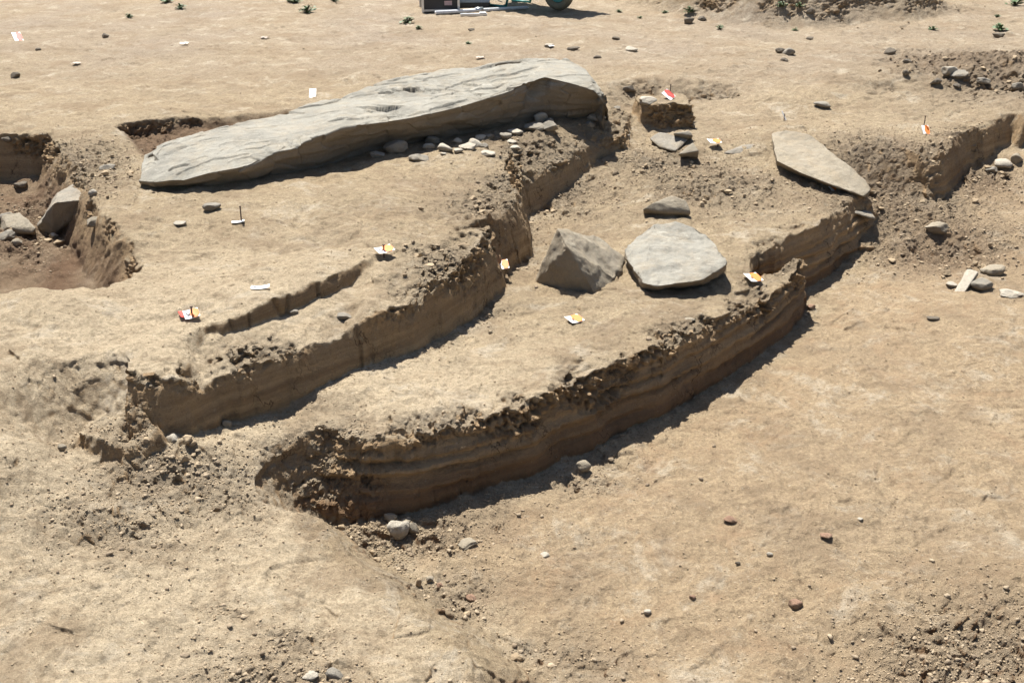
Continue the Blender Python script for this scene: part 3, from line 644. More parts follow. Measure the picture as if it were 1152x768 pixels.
# ---- large blocks, from measured corners (px, py, height)
hull_block('stone_block', [(602, 319, -.345), (635, 329, -.345), (673, 337, -.365), (684, 336, -.375), (703, 310, -.37), (627, 256, -.04), (638, 277, -.095), (649, 268, -.12), (676, 311, -.285),
           (691, 312, -.305), (704, 291, -.31), (671, 266, -.20), (640, 290, -.36), (612, 300, -.36), (700, 300, -.38)], M_BLOCK, 'tilted angular grey block with a dark shaded left face on the front tongue', 'stone', .014, seed=2)
hull_block('stone_slab', [(703, 284, -.26), (712, 268, -.235), (735, 251, -.20), (760, 249, -.19), (783, 256, -.20), (801, 268, -.215), (817, 290, -.235), (817, 298, -.24), (790, 315, -.255), (738, 322, -.26), (722, 318, -.26), (708, 296, -.26),
           (708, 298, -.33), (738, 327, -.33), (722, 324, -.33), (792, 322, -.33), (817, 306, -.33), (760, 275, -.33), (720, 280, -.33)], M_MENHIR, 'flat rounded grey slab lying right of the tilted block', 'stone slab', .013, seed=3, lam=.006)
hull_block('stone_slab', [(868, 150, -.10), (884, 146, -.09), (908, 150, -.10), (925, 163, -.13), (955, 187, -.19), (974, 202, -.25), (980, 213, -.27), (972, 221, -.285), (935, 208, -.23), (900, 194, -.185), (874, 181, -.155), (869, 165, -.13),
           (874, 188, -.27), (905, 204, -.30), (940, 215, -.33), (974, 226, -.37), (978, 220, -.38), (900, 178, -.30)], M_BLOCK, 'long leaning brown slab with an orange marker at its foot, right of the dig', 'stone slab', .010, seed=4)
hull_block('stone_block', [(64, 216, -.12), (96, 201, -.10), (108, 211, -.10), (101, 224, -.10), (60, 228, -.12), (40, 257, -.34), (58, 266, -.35), (94, 255, -.34), (62, 234, -.16), (99, 232, -.15), (48, 246, -.24), (90, 240, -.36)], M_GREY,
           'grey slab leaning on the edge of the left pit, pale top and dark side', 'stone', .012, seed=5)
hull_block('stone_block', [(722, 236, -.25), (735, 227, -.21), (755, 221, -.20), (772, 226, -.22), (776, 240, -.28), (770, 248, -.35), (728, 246, -.35), (745, 238, -.35), (724, 242, -.33)], M_BLOCK,
           'brown rock half buried behind the flat rounded slab', 'rock', .012, seed=6)
hull_block('stone_slab', [(730, 156, -.16), (742, 149, -.13), (768, 154, -.13), (775, 157, -.15), (760, 171, -.19), (742, 166, -.19), (760, 172, -.26), (740, 167, -.26), (776, 162, -.26)], M_GREY,
           'flat grey stone below the standing earth remnant', 'stone', .008, seed=7)
hull_block('stone_slab', [(757, 150, -.10), (775, 147, -.09), (780, 153, -.12), (770, 158, -.16), (758, 152, -.2), (778, 158, -.2)], M_GREY,
           'small dark slab against the foot of the standing earth remnant', 'stone', .006, seed=8)
hull_block('stone_block', [(762, 174, -.16), (780, 160, -.11), (786, 170, -.15), (786, 178, -.22), (766, 178, -.24), (774, 180, -.27)], M_BLOCK,
           'pointed grey stone beside the flat stone under the earth remnant', 'stone', .006, seed=9)
hull_block('stone_slab', [(812, 172, -.19), (835, 163, -.165), (868, 161, -.16), (869, 166, -.18), (838, 175, -.21), (818, 176, -.22), (840, 177, -.27), (866, 170, -.27)], M_GREY,
           'thin flat stone between a marker nail and the leaning brown slab', 'stone', .005, seed=10)
hull_block('stone_slab', [(2, 243, -.28), (22, 238, -.24), (40, 256, -.25), (38, 262, -.28), (8, 256, -.30), (0, 262, -.36), (40, 266, -.4)], M_BLOCK,
           'broad pale slab half buried in the left pit floor', 'stone', .008, seed=11)
hull_block('stone_block', [(942, 234, -.345), (975, 240, -.38), (985, 247, -.41), (978, 246, -.42), (945, 236, -.40), (950, 230, -.35), (982, 238, -.40)], M_GREY,
           'dark narrow stone in the bank below the leaning brown slab', 'stone', .008, seed=12)
hull_block('stone_slab', [(1072, 330, -.585), (1082, 333, -.585), (1100, 306, -.49), (1092, 303, -.49), (1088, 302, -.50), (1084, 330, -.60), (1076, 328, -.60), (1100, 310, -.52)], M_PALE,
           'narrow white limestone sliver leaning upright in the right hollow', 'stone', .005, bev=.004, seed=13)

# ---- field stones by the great slab and elsewhere: px, py of the foot, width px, height/width, material, label
G1 = 'cobbles in a row beside the great slab'
S = [
 (445, 173, 27, .62, 'G', 'largest cobble of the row beside the great slab, dark grey and angular', G1, 7),
 (471, 182, 24, .38, 'G', 'flat dark grey stone below the row of cobbles, right of the largest one', G1, 6),
 (424, 178, 19, .35, 'P', 'pale flat stone at the left end of the cobble row', G1, 4),
 (488, 162, 18, .55, 'G', 'grey cobble in the shadow edge of the great slab, behind a pale oval one', G1, 7),
 (482, 168, 14, .5, 'P', 'pale oval cobble in front of the one at the shadow edge', G1, 2),
 (501, 171, 18, .65, 'P', 'pale triangular cobble in the middle of the row', G1, 8),
 (513, 161, 12, .7, 'P', 'smooth white round pebble touching the slab shadow', G1, 1),
 (516, 172, 11, .5, 'P', 'small pale pebble before the round white one', G1, 3),
 (524, 169, 20, .4, 'P', 'long pale cobble lying right of the triangular one', G1, 3),
 (534, 166, 17, .65, 'P', 'rounded pale cobble with a dark underside in the stone row', G1, 3),
 (540, 158, 15, .5, 'P', 'white cobble tucked behind the rounded pale cobble', G1, 2),
 (545, 167, 9, .8, 'G', 'small brown upright pebble against the rounded pale cobble', G1, 6),
 (551, 155, 12, .6, 'G', 'small brown stone at the shadow edge right of the white cobble', G1, 7),
 (569, 157, 14, .55, 'G', 'dark brown angular stone left of the two perched cobbles', G1, 8),
 (576, 162, 12, .5, 'P', 'small pale stone in front of the dark brown angular one', G1, 6),
 (579, 152, 18, .4, 'P', 'flat pale stone behind the dark brown angular one', G1, 5),
 (581, 173, 14, .42, 'P', 'pale flat pebble alone on the terrace in front of the row', G1, 4),
 (548, 177, 20, .25, 'P', 'thin pale flake lying forward of the cobble row', G1, 5),
 (601, 148, 26, .38, 'G', 'flat wide stone with a round cobble resting on it', G1, 8),
 (608, 138, 16, .8, 'P', 'round pinkish cobble resting on the flat wide stone', G1, 2),
 (618, 139, 10, .7, 'G', 'small brown cobble touching the round pinkish one', G1, 3),
 (620, 152, 19, .65, 'G', 'tilted triangular stone at the right of the flat wide one', G1, 9),
 (664, 143, 14, .7, 'G', 'brown angular stone under the right end of the great slab', G1, 8),
 (672, 139, 20, .35, 'P', 'flat light stone just in front of the great slab right tip', G1, 5),
 (499, 175, 7, .5, 'P', 'tiny pale pebble below the triangular cobble', G1, 3),
 (466, 177, 9, .3, 'P', 'tiny pale flake between the two grey stones of the row', G1, 4),
 (237, 239, 20, .45, 'G', 'smooth oval brown cobble on the terrace left of the white card nail', None, 1),
 (203, 255, 14, .35, 'P', 'small pale stone on the terrace edge near the oval cobble', None, 5),
 (119, 191, 17, .5, 'G', 'brown stone on the strip between the left pit and the hollow', None, 6),
 (106, 262, 22, .6, 'B', 'round brown stone at the foot of the pit side wall', None, 5),
 (52, 262, 14, .7, 'B', 'brown cobble under the leaning grey slab in the pit', None, 5),
 (60, 268, 9, .6, 'P', 'small white stone by the brown cobble in the pit', None, 4),
 (10, 181, 10, .6, 'D', 'black stone on the far side of the left pit floor', None, 5),
 (22, 215, 14, .5, 'D', 'dark stone in the middle of the left pit floor', None, 6),
 (5, 250, 16, .6, 'G', 'grey stone at the left margin of the pit above the broad slab', None, 6),
 (6, 272, 20, .6, 'G', 'grey lumpy stone at the left margin of the pit below the broad slab', None, 6),
 (18, 276, 12, .7, 'B', 'brown stone touching the grey lumpy one in the pit', None, 6),
 (103, 220, 10, .9, 'P', 'pale pebble wedged on the pit edge by the leaning slab', None, 4),
 (386, 361, 17, .5, 'G', 'brown stone on the narrow ledge under the thin step', None, 6),
 (330, 354, 11, .4, 'G', 'small stone at the foot of the thin step', None, 6),
 (254, 480, 13, .7, 'B', 'round stone at the edge of the trench shadow', None, 4),
 (194, 496, 15, .6, 'P', 'pale clod-like cobble at the left end of the trench', None, 5),
 (68, 507, 11, .7, 'B', 'small brown stone left of the trench end', None, 4),
 (448, 610, 26, .85, 'P', 'white rounded cobble at the foot of the front wall', None, 4),
 (464, 604, 14, 1.1, 'B', 'upright brown pebble leaning on the white cobble', None, 6),
 (440, 590, 17, .9, 'B', 'brown cobble in shadow behind the white cobble', None, 6),
 (456, 592, 12, .7, 'B', 'small shaded pebble between wall foot and white cobble', None, 6),
 (527, 616, 22, .3, 'B', 'flat brown flake on the floor right of the white cobble', None, 5),
 (531, 678, 13, .6, 'R', 'orange pebble at the foot of the smooth slope', None, 5),
 (484, 655, 9, .8, 'B', 'small brown pebble along the foot of the slope', None, 5),
 (495, 661, 8, .6, 'R', 'reddish pebble along the foot of the slope', None, 5),
 (655, 533, 17, .8, 'B', 'brown clod at the shadow edge of the front wall', None, 7),
 (613, 627, 11, .35, 'P', 'grey white flake on the right floor', None, 7),
 (822, 590, 15, .55, 'R', 'brick red angular pebble on the right floor', None, 7),
 (895, 686, 15, .75, 'R', 'dark red brown stone on the lower right floor', None, 7),
 (728, 693, 9, .6, 'P', 'small white pebble on the lower right floor', None, 3),
 (779, 675, 7, .7, 'R', 'tiny red pebble left of the dark red brown stone', None, 4),
 (968, 586, 7, .4, 'P', 'tiny white chip on the right floor', None, 4),
 (867, 626, 7, .8, 'P', 'tiny white pebble above the dark red brown stone', None, 4),
 (930, 608, 13, .4, 'R', 'reddish stone by a short groove in the right floor', None, 5),
 (830, 636, 6, .8, 'D', 'tiny dark pebble between the two red stones', None, 4),
 (376, 762, 20, .7, 'G', 'rounded grey stone at the bottom edge of the picture', None, 5),
 (348, 765, 18, .5, 'P', 'pale stone at the bottom edge left of the grey one', None, 5),
 (776, 360, 15, .25, 'B', 'thin dark flake on the floor right of the tongue', None, 5),
 (1050, 361, 14, .25, 'D', 'thin dark flake on the floor below the white sliver', None, 5),
 (913, 349, 9, .6, 'R', 'small reddish stone in the shaded corner right of the tongue', None, 5),
 (1140, 334, 26, .3, 'P', 'flat pale stone right of the white sliver', None, 6),
 (1105, 326, 26, .5, 'G', 'brown lump against the white sliver', None, 8),
 (1120, 310, 26, .4, 'B', 'crumbly brown stone behind the white sliver', None, 8),
 (1055, 270, 26, .6, 'B', 'rounded rock showing in the bank of the right hollow', None, 6),
 (1072, 324, 12, .5, 'P', 'pale pebble left of the white sliver', None, 4),
 (1130, 192, 18, .6, 'P', 'white stone at the foot of the far right bank', None, 6),
 (1118, 196, 14, .5, 'G', 'grey stone beside the white one at the far right bank', None, 6),
 (1145, 184, 12, .9, 'B', 'upright brown stone at the far right bank', None, 6),
 (878, 60, 11, .6, 'D', 'left dark stone of the pair beyond the dig on the right', None, 6),
 (888, 62, 13, .7, 'G', 'rounder right stone of the pair beyond the dig', None, 4),
 (883, 69, 9, .5, 'D', 'black pebble just in front of the pair of stones', None, 6),
 (1002, 62, 14, .7, 'D', 'dark pointed stone on the far ground', None, 9),
 (1020, 87, 8, .8, 'D', 'small dark stone right of the pointed one', None, 6),
 (1022, 71, 10, .5, 'D', 'dark flat stone behind the small dark one', None, 6),
 (1054, 98, 12, .6, 'D', 'dark stone before the far clod heap', None, 6),
 (1077, 101, 8, .6, 'D', 'black pebble right of the stone before the clod heap', None, 6),
 (1082, 89, 20, .35, 'G', 'long grey stone at the edge of the far clod heap', None, 5),
 (1069, 87, 16, .6, 'P', 'pale lump beside the long grey stone', None, 5),
 (1107, 97, 14, .5, 'G', 'grey stone at the front of the far clod heap', None, 6),
 (1144, 102, 12, .7, 'G', 'round grey stone at the right margin below the clod heap', None, 6),
 (927, 122, 18, .35, 'G', 'thin grey stone lying alone behind the leaning brown slab', None, 6),
 (16, 88, 10, .75, 'D', 'round dark stone far left on the bare ground', None, 4),
 (42, 57, 6, .5, 'D', 'tiny dark stone far left above the round one', None, 4),
 (118, 43, 7, .9, 'D', 'small dark stone upright on the far left ground', None, 4),
 (707, 154, 3, .9, 'P', 'tiny pebble at the tip of the upper terrace', None, 4),
 (707, 106, 14, .6, 'D', 'dark stone between the great slab and the earth remnant', None, 6),
 (695, 124, 8, .6, 'G', 'small grey stone right of the great slab tip', None, 6),
 (727, 118, 20, .4, 'P', 'pale flat stone on the earth remnant top left', None, 6),
 (672, 66, 10, .5, 'D', 'small dark stone behind the great slab', None, 6),
 (617, 54, 11, .4, 'P', 'pale flat chip behind the right end of the great slab', None, 6),
 (645, 57, 14, .3, 'D', 'flat dark stone behind the pale chip', None, 6),
 (711, 58, 14, .45, 'P', 'pale stone on the bare ground behind the dark ones', None, 6),
 (530, 35, 7, .5, 'D', 'tiny dark stone on the ground in front of the white pole', None, 6),
 (693, 45, 9, .4, 'D', 'small dark chip right of the barrow shadow', None, 6),
 (912, 45, 8, .4, 'D', 'small flat stone at the foot of the spoil heap', None, 6),
 (1125, 42, 13, .35, 'D', 'flat dark stone in front of the far right weed', None, 6),
 (775, 27, 13, .6, 'D', 'dark stone at the left foot of the spoil heap', None, 6),
 (790, 24, 10, .6, 'D', 'second dark stone at the left foot of the spoil heap, nearer its slope', None, 6),
 (911, 18, 8, .9, 'D', 'dark stone on the slope of the spoil heap', None, 6),
]
for px, py, w, hr, mt, lb, gr, cuts in S:
    stone('cobble' if w < 24 else 'rock', px, py, w, hr, mt, lb, 'stone' if w > 12 else 'pebble', gr, cuts=cuts)

# ------------------------------------------------------------------ loose soil: crumbs and clods nobody could count
def scatter(name, n, seed, regions, smin, smax, label, mat, detail=1, flat=.65, sink=.3):
    rs = np.random.RandomState(seed)
    base = [rock_unit(900 + seed * 10 + k, detail, 12, .3) for k in range(7)]
    xs, ys = [], []
    tot = sum(r[-1] for r in regions)
    for r in regions:
        k = int(n * r[-1] / tot)
        if r[0] == 'blob':
            _, px, py, z, rr, e, _w = r; c = at(px, py, z); xs.append(c[0] + rs.normal(size=k) * rr * .75); ys.append(c[1] + rs.normal(size=k) * rr * e * .75)
        elif r[0] == 'line':
            _, P, z, off, sp, _w = r; Q = np.array([at(a, b, z)[:2] for a, b in P]); L = np.linalg.norm(np.diff(Q, axis=0), axis=1); c = np.concatenate([[0], np.cumsum(L)])
            t = rs.uniform(0, c[-1], k); X = np.interp(t, c, Q[:, 0]); Yy = np.interp(t, c, Q[:, 1]); j = np.clip(np.searchsorted(c, t) - 1, 0, len(L) - 1)
            T = (Q[j + 1] - Q[j]) / L[j][:, None]; nn = np.stack([T[:, 1], -T[:, 0]], 1); o = off + np.abs(rs.normal(size=k)) * sp if sp > 0 else off - np.abs(rs.normal(size=k)) * -sp
            xs.append(X + nn[:, 0] * o); ys.append(Yy + nn[:, 1] * o)
        else:
            _, y0, y1, _w = r; yy = np.exp(rs.uniform(math.log(y0), math.log(y1), k)); xs.append(rs.uniform(-.6, .66, k) * (yy + .6)); ys.append(yy)
    x = np.concatenate(xs); y = np.concatenate(ys); m = (y > 1.95) & (y < 17); x, y = x[m], y[m]
    z = height(x, y)
    # keep off the cut faces
    e = .02; gx_ = height(x + e, y) - z; gy_ = height(x, y + e) - z; ok = np.hypot(gx_, gy_) < .018; x, y, z = x[ok], y[ok], z[ok]
    s = smin * (smax / smin) ** (rs.uniform(size=len(x)) ** 2.2)
    VV, FF = [], []; o = 0
    for i in range(7):
        v, f = base[i]; sel = np.arange(i, len(x), 7); a = rs.uniform(0, 6.28, len(sel)); ca, sa = np.cos(a), np.sin(a)
        sc = s[sel][:, None] * rs.uniform(.7, 1.3, (len(sel), 3)) * np.array([1, 1, flat]) * .5
        p = v[None] * sc[:, None, :]
        px = p[..., 0] * ca[:, None] - p[..., 1] * sa[:, None]; py = p[..., 0] * sa[:, None] + p[..., 1] * ca[:, None]
        P = np.stack([px + x[sel][:, None], py + y[sel][:, None], p[..., 2] + (z[sel] + s[sel] * flat * (.5 - sink))[:, None]], -1)
        VV.append(P.reshape(-1, 3)); FF.append((f[None] + (np.arange(len(sel)) * len(v))[:, None, None]).reshape(-1, 3) + o); o += len(sel) * len(v)
    V = np.concatenate(VV); ob = mesh_obj(name, V, np.concatenate(FF), mat, smooth=False)
    tag(ob, label, 'soil', kind='stuff'); return ob
def crumb_material(name, ca, cb, cc):
    m, nt, p = mat_new(name)
    geo = node(nt, 'ShaderNodeNewGeometry'); rnd = geo.outputs['Random Per Island']
    co = node(nt, 'ShaderNodeTexCoord').outputs['Object']
    c = mix(nt, ramp(nt, rnd, .2, .9), ca, cb); c = mix(nt, ramp(nt, noise(nt, co, 90, 5, .7), .45, .7), c, cc)
    nt.links.new(c, p.inputs['Base Color']); p.inputs['Roughness'].default_value = .95; p.inputs['Specular IOR Level'].default_value = .15
    nt.links.new(bump(nt, noise(nt, co, 200, 5, .7), .004, .8), p.inputs['Normal'])
    return m
M_CR = crumb_material('crumb_soil', (.27, .205, .135), (.41, .32, .215), (.32, .245, .16))
M_CG = crumb_material('gravel', (.22, .17, .12), (.42, .335, .235), (.32, .25, .17))
RB = [('blob', a, b, z, r, e, w * r * r * 6) for a, b, z, r, e, w in ROUGH if b > 150]
frontfoot = [(p[0], p[1]) for p in P_FLOOR[2:11]]; lowfoot = [(p[0], p[1]) for p in P_LOW[1:12]]
slopefoot = [(350, 592), (400, 613), (442, 642), (517, 691), (600, 755)]
scatter('soil_crumbs', 80000, 1, RB + [('line', frontfoot, -.66, 0, .07, .7), ('line', lowfoot, -.3, 0, .04, .25), ('line', slopefoot, -.67, 0, -.05, .12), ('all', 1.95, 8, 2.6), ('all', 6, 15, .9)], .0035, .014,
        'loose crumbs of dry soil strewn over the ground', M_CR, 1)
scatter('gravel', 3600, 2, RB + [('line', slopefoot, -.67, 0, -.05, .2), ('blob', 200, 515, -.29, .16, .5, .9), ('blob', 1130, 735, -.6, .22, .6, .5), ('blob', 290, 760, -.34, .2, .5, .6), ('all', 2, 12, .5), ('blob', 1120, 78, 0, .8, .8, 1.2)], .010, .028,
        'small stones and clods mixed into the loose soil patches', M_CG, 2)
scatter('soil_clods', 420, 3, [('blob', 360, 525, -.40, .10, .8, .3), ('blob', 190, 500, -.29, .1, .5, .4), ('blob', 560, 235, -.05, .18, .9, .5), ('blob', 620, 170, 0, .2, 1, .4), ('blob', 1000, 190, -.2, .4, .6, .6), ('blob', 780, 205, -.26, .35, .8, .5),
        ('blob', 1110, 200, -.4, .25, .7, .4), ('blob', 1120, 76, 0, .7, .8, 1.2), ('blob', 1080, 290, -.55, .3, .6, .5), ('blob', 930, 15, 0, 1.6, .6, .25), ('blob', 60, 255, -.33, .4, .9, 1.5), ('line', slopefoot, -.67, 0, -.05, .12), ('blob', 500, 290, -.05, .14, .9, .3)], .028, .062,
        'fist sized clods of dried earth broken from the trench edges', M_CR, 3)

# ------------------------------------------------------------------ marker nails with cards
M_CARD = plain('white_card', (.80, .80, .80), .55, 0, .06)
M_ORANGE = plain('orange_paint', (.85, .22, .03), .6, 0, .15)
M_SCRAP = plain('dusty_paper', (.52, .43, .36), .8, 0, .35)
M_REDP = plain('red_paint', (.70, .06, .04), .6, 0, .2)
M_NAIL = plain('rusty_nail', (.09, .05, .035), .7, .4, .4, 200)
M_INK = plain('black_ink', (.03, .03, .04), .6)
def card_bm(w, d, t=.0015, bend=.006, nx=8):
    bm = bmesh.new(); rows = []
    for zt in (0, t):
        r = []
        for i in range(nx + 1):
            u = i / nx - .5; zz = bend * (4 * u * u) + zt
            r.append((bm.verts.new((u * w, -d / 2, zz)), bm.verts.new((u * w, d / 2, zz))))
        rows.append(r)
    b, tp = rows
    for i in range(nx):
        bm.faces.new((tp[i][0], tp[i + 1][0], tp[i + 1][1], tp[i][1])); bm.faces.new((b[i][0], b[i][1], b[i + 1][1], b[i + 1][0]))
        bm.faces.new((b[i][0], b[i + 1][0], tp[i + 1][0], tp[i][0])); bm.faces.new((b[i][1], tp[i][1], tp[i + 1][1], b[i + 1][1]))
    bm.faces.new((b[0][0], tp[0][0], tp[0][1], b[0][1])); bm.faces.new((b[nx][0], b[nx][1], tp[nx][1], tp[nx][0]))
    return bm
def tube(bm, p0, p1, r0, r1=None, seg=10):
    p0, p1 = Vector(p0), Vector(p1); r1 = r0 if r1 is None else r1
    q = (p1 - p0).to_track_quat('Z', 'Y').to_matrix().to_4x4(); q.translation = p0
    L = (p1 - p0).length
    bmesh.ops.create_cone(bm, cap_ends=True, segments=seg, radius1=r0, radius2=r1, depth=L, matrix=q @ Matrix.Translation((0, 0, L / 2)))
def scrap(px, py, w, label, mat=None):
    g = ground(px, py); W = w * (g - Vector((0, 0, HC))).length / FPX; rs = random.Random(px)
    bm = bmesh.new(); gr = [[bm.verts.new(((i / 5 - .5) * W * (1 + rs.uniform(-.15, .15)), (j / 4 - .5) * W * .9 * (1 + rs.uniform(-.15, .15)), .01 + W * rs.uniform(0, .14))) for j in range(5)] for i in range(6)]
    for i in range(5):
        for j in range(4): bm.faces.new((gr[i][j], gr[i + 1][j], gr[i + 1][j + 1], gr[i][j + 1]))
    o = bm_obj('paper_scrap', bm, mat or M_SCRAP); o.location = g; o.rotation_euler.z = rs.uniform(-1, 1); tag(o, label, 'litter')
def marker(px, py, w, d, rz, tilt, nail, paint, label, mark=True, pm=None, lift=.006, nailpos=(0, 0), flip=False):
    g = ground(px, py); dist = (g - Vector((0, 0, HC))).length
    W = .80 * w * dist / FPX; Dp = .78 * d * dist / FPX
    root = empty('marker_card', g, rz); tag(root, label, 'marker')
    c = bm_obj('card', card_bm(W, Dp, bend=W * .06), M_CARD, root); c.rotation_euler = tilt; c.location.z = lift
    if paint:
        bm = bmesh.new(); n = 14; off = .22 * W
        vs = [bm.verts.new((off + (.34 + .05 * math.sin(3 * k)) * W * math.cos(k * 2 * math.pi / n), (.36 + .04 * math.cos(5 * k)) * Dp * math.sin(k * 2 * math.pi / n) * 1.5, 0)) for k in range(n)]
        vt = [bm.verts.new((v.co.x, v.co.y, .0012)) for v in vs]
        for q_ in vs + vt: q_.co.x = max(-.5 * W, min(.5 * W, q_.co.x)); q_.co.y = max(-.5 * Dp, min(.5 * Dp, q_.co.y)); q_.co.z += .0022 + W * .06 * 4 * (q_.co.x / W) ** 2
        bm.faces.new(vt); bm.faces.new(vs[::-1])
        for k in range(n): bm.faces.new((vs[k], vs[(k + 1) % n], vt[(k + 1) % n], vt[k]))
        o = bm_obj('paint_spot', bm, pm or M_ORANGE, c)
    if mark:
        bm = bmesh.new(); s = Dp * .22
        for a, b in (((-.34 * W, s * .9), (-.34 * W + s * .7, -s * .8)), ((-.34 * W + s * .7, -s * .8), (-.34 * W + s * 1.3, s * .2))):
            tube(bm, (a[0], a[1], .004 + W * .02), (b[0], b[1], .004 + W * .02), .0016, seg=6)
        bm_obj('ink_mark', bm, M_INK, c)
    if nail:
        bm = bmesh.new(); nx_, ny_ = nailpos; nx_ *= W; ny_ *= Dp
        tube(bm, (nx_, ny_, -.03), (nx_ + .002, ny_, nail), .0032, .0032, 10); tube(bm, (nx_ + .002, ny_, nail), (nx_ + .002, ny_, nail + .003), .0065, .006, 12)
        bm_obj('nail', bm, M_NAIL, root, True)
    return root
R = math.radians
marker(216, 357, 20, 17, R(25), (R(22), R(-6), 0), .045, True, 'folded white card with nail at the left end of the thin step', pm=M_ORANGE, lift=.015)
rd = marker(208, 355, 14, 18, R(30), (R(5), R(4), 0), 0, False, 'red card tucked under the folded marker left of the thin step', mark=False)
rd.children[0].data.materials.clear(); rd.children[0].data.materials.append(M_REDP)
marker(268, 251, 17, 10, R(12), (R(-4), R(-4), 0), .082, False, 'plain white card pinned by a tall nail on the upper terrace', mark=False, nailpos=(.25, .1))
marker(293, 325, 25, 12, R(8), (0, R(-2), 0), 0, False, 'white paper strip lying flat on the terrace above the thin step', mark=True)
marker(433, 288, 24, 20, R(30), (R(6), R(-4), 0), .055, True, 'orange and white marker card on a nail at the right end of the thin step', lift=.03, nailpos=(-.1, -.1))
marker(566, 302, 15, 18, R(10), (R(24), R(-4), 0), 0, True, 'white card with orange spot standing against the broken clods by the trench', mark=False, lift=.02)
marker(646, 361, 21, 22, R(30), (R(4), 0, 0), 0, True, 'white and orange card with ink mark lying below the tilted block', lift=.008)
marker(847, 314, 20, 22, R(22), (R(10), R(4), 0), 0, True, 'white and orange card near the right end of the front wall', lift=.008)
marker(936, 213, 13, 14, R(28), (R(28), R(6), 0), .06, True, 'orange and white marker nailed at the foot of the leaning brown slab', mark=False, nailpos=(.2, .3), lift=.012)
marker(1041, 149, 9, 16, R(4), (R(40), 0, 0), .10, True, 'white card with orange dot and tall nail on the far right terrace', mark=False, nailpos=(.0, .5), lift=.012)
marker(803, 166, 16, 18, R(8), (R(4), 0, 0), .02, True, 'orange and white card on a nail left of the thin flat stone', mark=False, nailpos=(.25, -.2), lift=.04)
marker(752, 110, 10, 18, R(30), (R(30), R(-30), 0), .085, True, 'red and white leaning card with nail above the earth remnant', mark=False, nailpos=(.5, .2), pm=M_REDP, lift=.02)
marker(882, 135, 6, 18, R(70), (R(60), 0, 0), .04, False, 'small bluish white card standing on edge behind the leaning brown slab', mark=False, lift=.02)
marker(352, 108, 9, 20, R(6), (R(24), 0, 0), 0, False, 'small white card on the ground behind the great slab', mark=True, lift=.015)
marker(20, 43, 10, 28, R(30), (R(16), 0, 0), 0, True, 'red and white card on the far left ground', mark=False, pm=M_REDP)
scrap(298, 44, 9, 'faded pinkish scrap on the far ground near the centre left')
scrap(86, 73, 8, 'faded paper scrap on the ground above the left pit')
scrap(207, 51, 8, 'pale paper scrap on the far ground at the left, behind the hollow', M_CARD)
scrap(619, 53, 8, 'crumpled white scrap behind the right part of the great slab', M_CARD)
scrap(540, 66, 9, 'pinkish scrap just behind the great slab')

# ------------------------------------------------------------------ equipment at the back
M_BLK = plain('black_plastic', (.025, .025, .03), .45)
M_ALU = plain('aluminium', (.62, .63, .65), .35, .8, .1)
M_BLUE = plain('blue_grey_board', (.30, .38, .48), .5)
M_TEAL = plain('teal_paint', (.05, .28, .26), .5)
M_TYRE = plain('dusty_tyre', (.23, .20, .13), .85)
M_LAB = plain('pink_label', (.55, .38, .38), .6)
M_WHITE = plain('white_paint', (.75, .76, .78), .45)
def box(bm, x0, x1, y0, y1, z0, z1, bev=0.0):
    r = bmesh.ops.create_cube(bm, size=1.0, matrix=Matrix.Translation(((x0 + x1) / 2, (y0 + y1) / 2, (z0 + z1) / 2)) @ Matrix.Diagonal((x1 - x0, y1 - y0, z1 - z0, 1)))
    if bev:
        es = list({e for v in r['verts'] for e in v.link_edges}); bmesh.ops.bevel(bm, geom=es, offset=bev, segments=2, affect='EDGES')
g = ground(496, 14)
root = empty('equipment_case', g, R(8)); tag(root, 'black equipment case with metal edges standing on the far ground', 'case')
bm = bmesh.new(); box(bm, -.19, .19, 0, .40, .012, .22, .008); bm_obj('body', bm, M_BLK, root)
for sx in (-.19, .19):
    for sy in (0, .40):
        bm = bmesh.new(); box(bm, sx - .012, sx + .012, sy - .012, sy + .012, 0, .23, .002); bm_obj('corner_post', bm, M_ALU, root)
bm = bmesh.new(); box(bm, -.178, .178, -.010, .004, .010, .030, .002); box(bm, -.178, .178, -.010, .004, .206, .228, .002); bm_obj('edge_rail', bm, M_ALU, root)
bm = bmesh.new(); box(bm, .04, .12, -.006, .002, .07, .115); bm_obj('name_plate', bm, M_LAB, root)
bm = bmesh.new(); tube(bm, (-.08, -.03, .15), (.02, -.03, .15), .008); tube(bm, (-.08, -.03, .15), (-.08, 0, .15), .006); tube(bm, (.02, -.03, .15), (.02, 0, .15), .006); bm_obj('handle', bm, M_ALU, root)
g = ground(528, 9)
root = empty('storage_crate', g, R(3)); tag(root, 'low dark box with a blue grey lid right of the black case', 'box')
bm = bmesh.new(); box(bm, -.22, .22, 0, .5, 0, .05, .006); bm_obj('base', bm, M_BLK, root)
bm = bmesh.new(); box(bm, -.225, .225, -.005, .505, .052, .10, .008); bm_obj('lid', bm, M_BLUE, root)
a, b = ground(490, 17), ground(594, 11)
root = empty('survey_pole', a); tag(root, 'long white survey pole lying on the ground before the black case', 'pole')
d_ = b - a; bm = bmesh.new(); tube(bm, Vector((0, 0, .022)), d_ * .985 + Vector((0, 0, .022)), .020, .017, 16); bm_obj('shaft', bm, M_WHITE, root, True)
bm = bmesh.new(); tube(bm, d_ * .42 + Vector((0, 0, .024)), d_ * .50 + Vector((0, 0, .024)), .030, .030, 16); bm_obj('clamp', bm, M_ALU, root, True)
bm = bmesh.new(); tube(bm, d_ * .985 + Vector((0, 0, .022)), d_ * 1.01 + Vector((0, 0, .022)), .017, .002, 16); bm_obj('tip', bm, M_ALU, root, True)
a = ground(520, 18); root = empty('survey_staff', a, R(4)); tag(root, 'short flat aluminium staff lying in front of the white pole', 'staff')
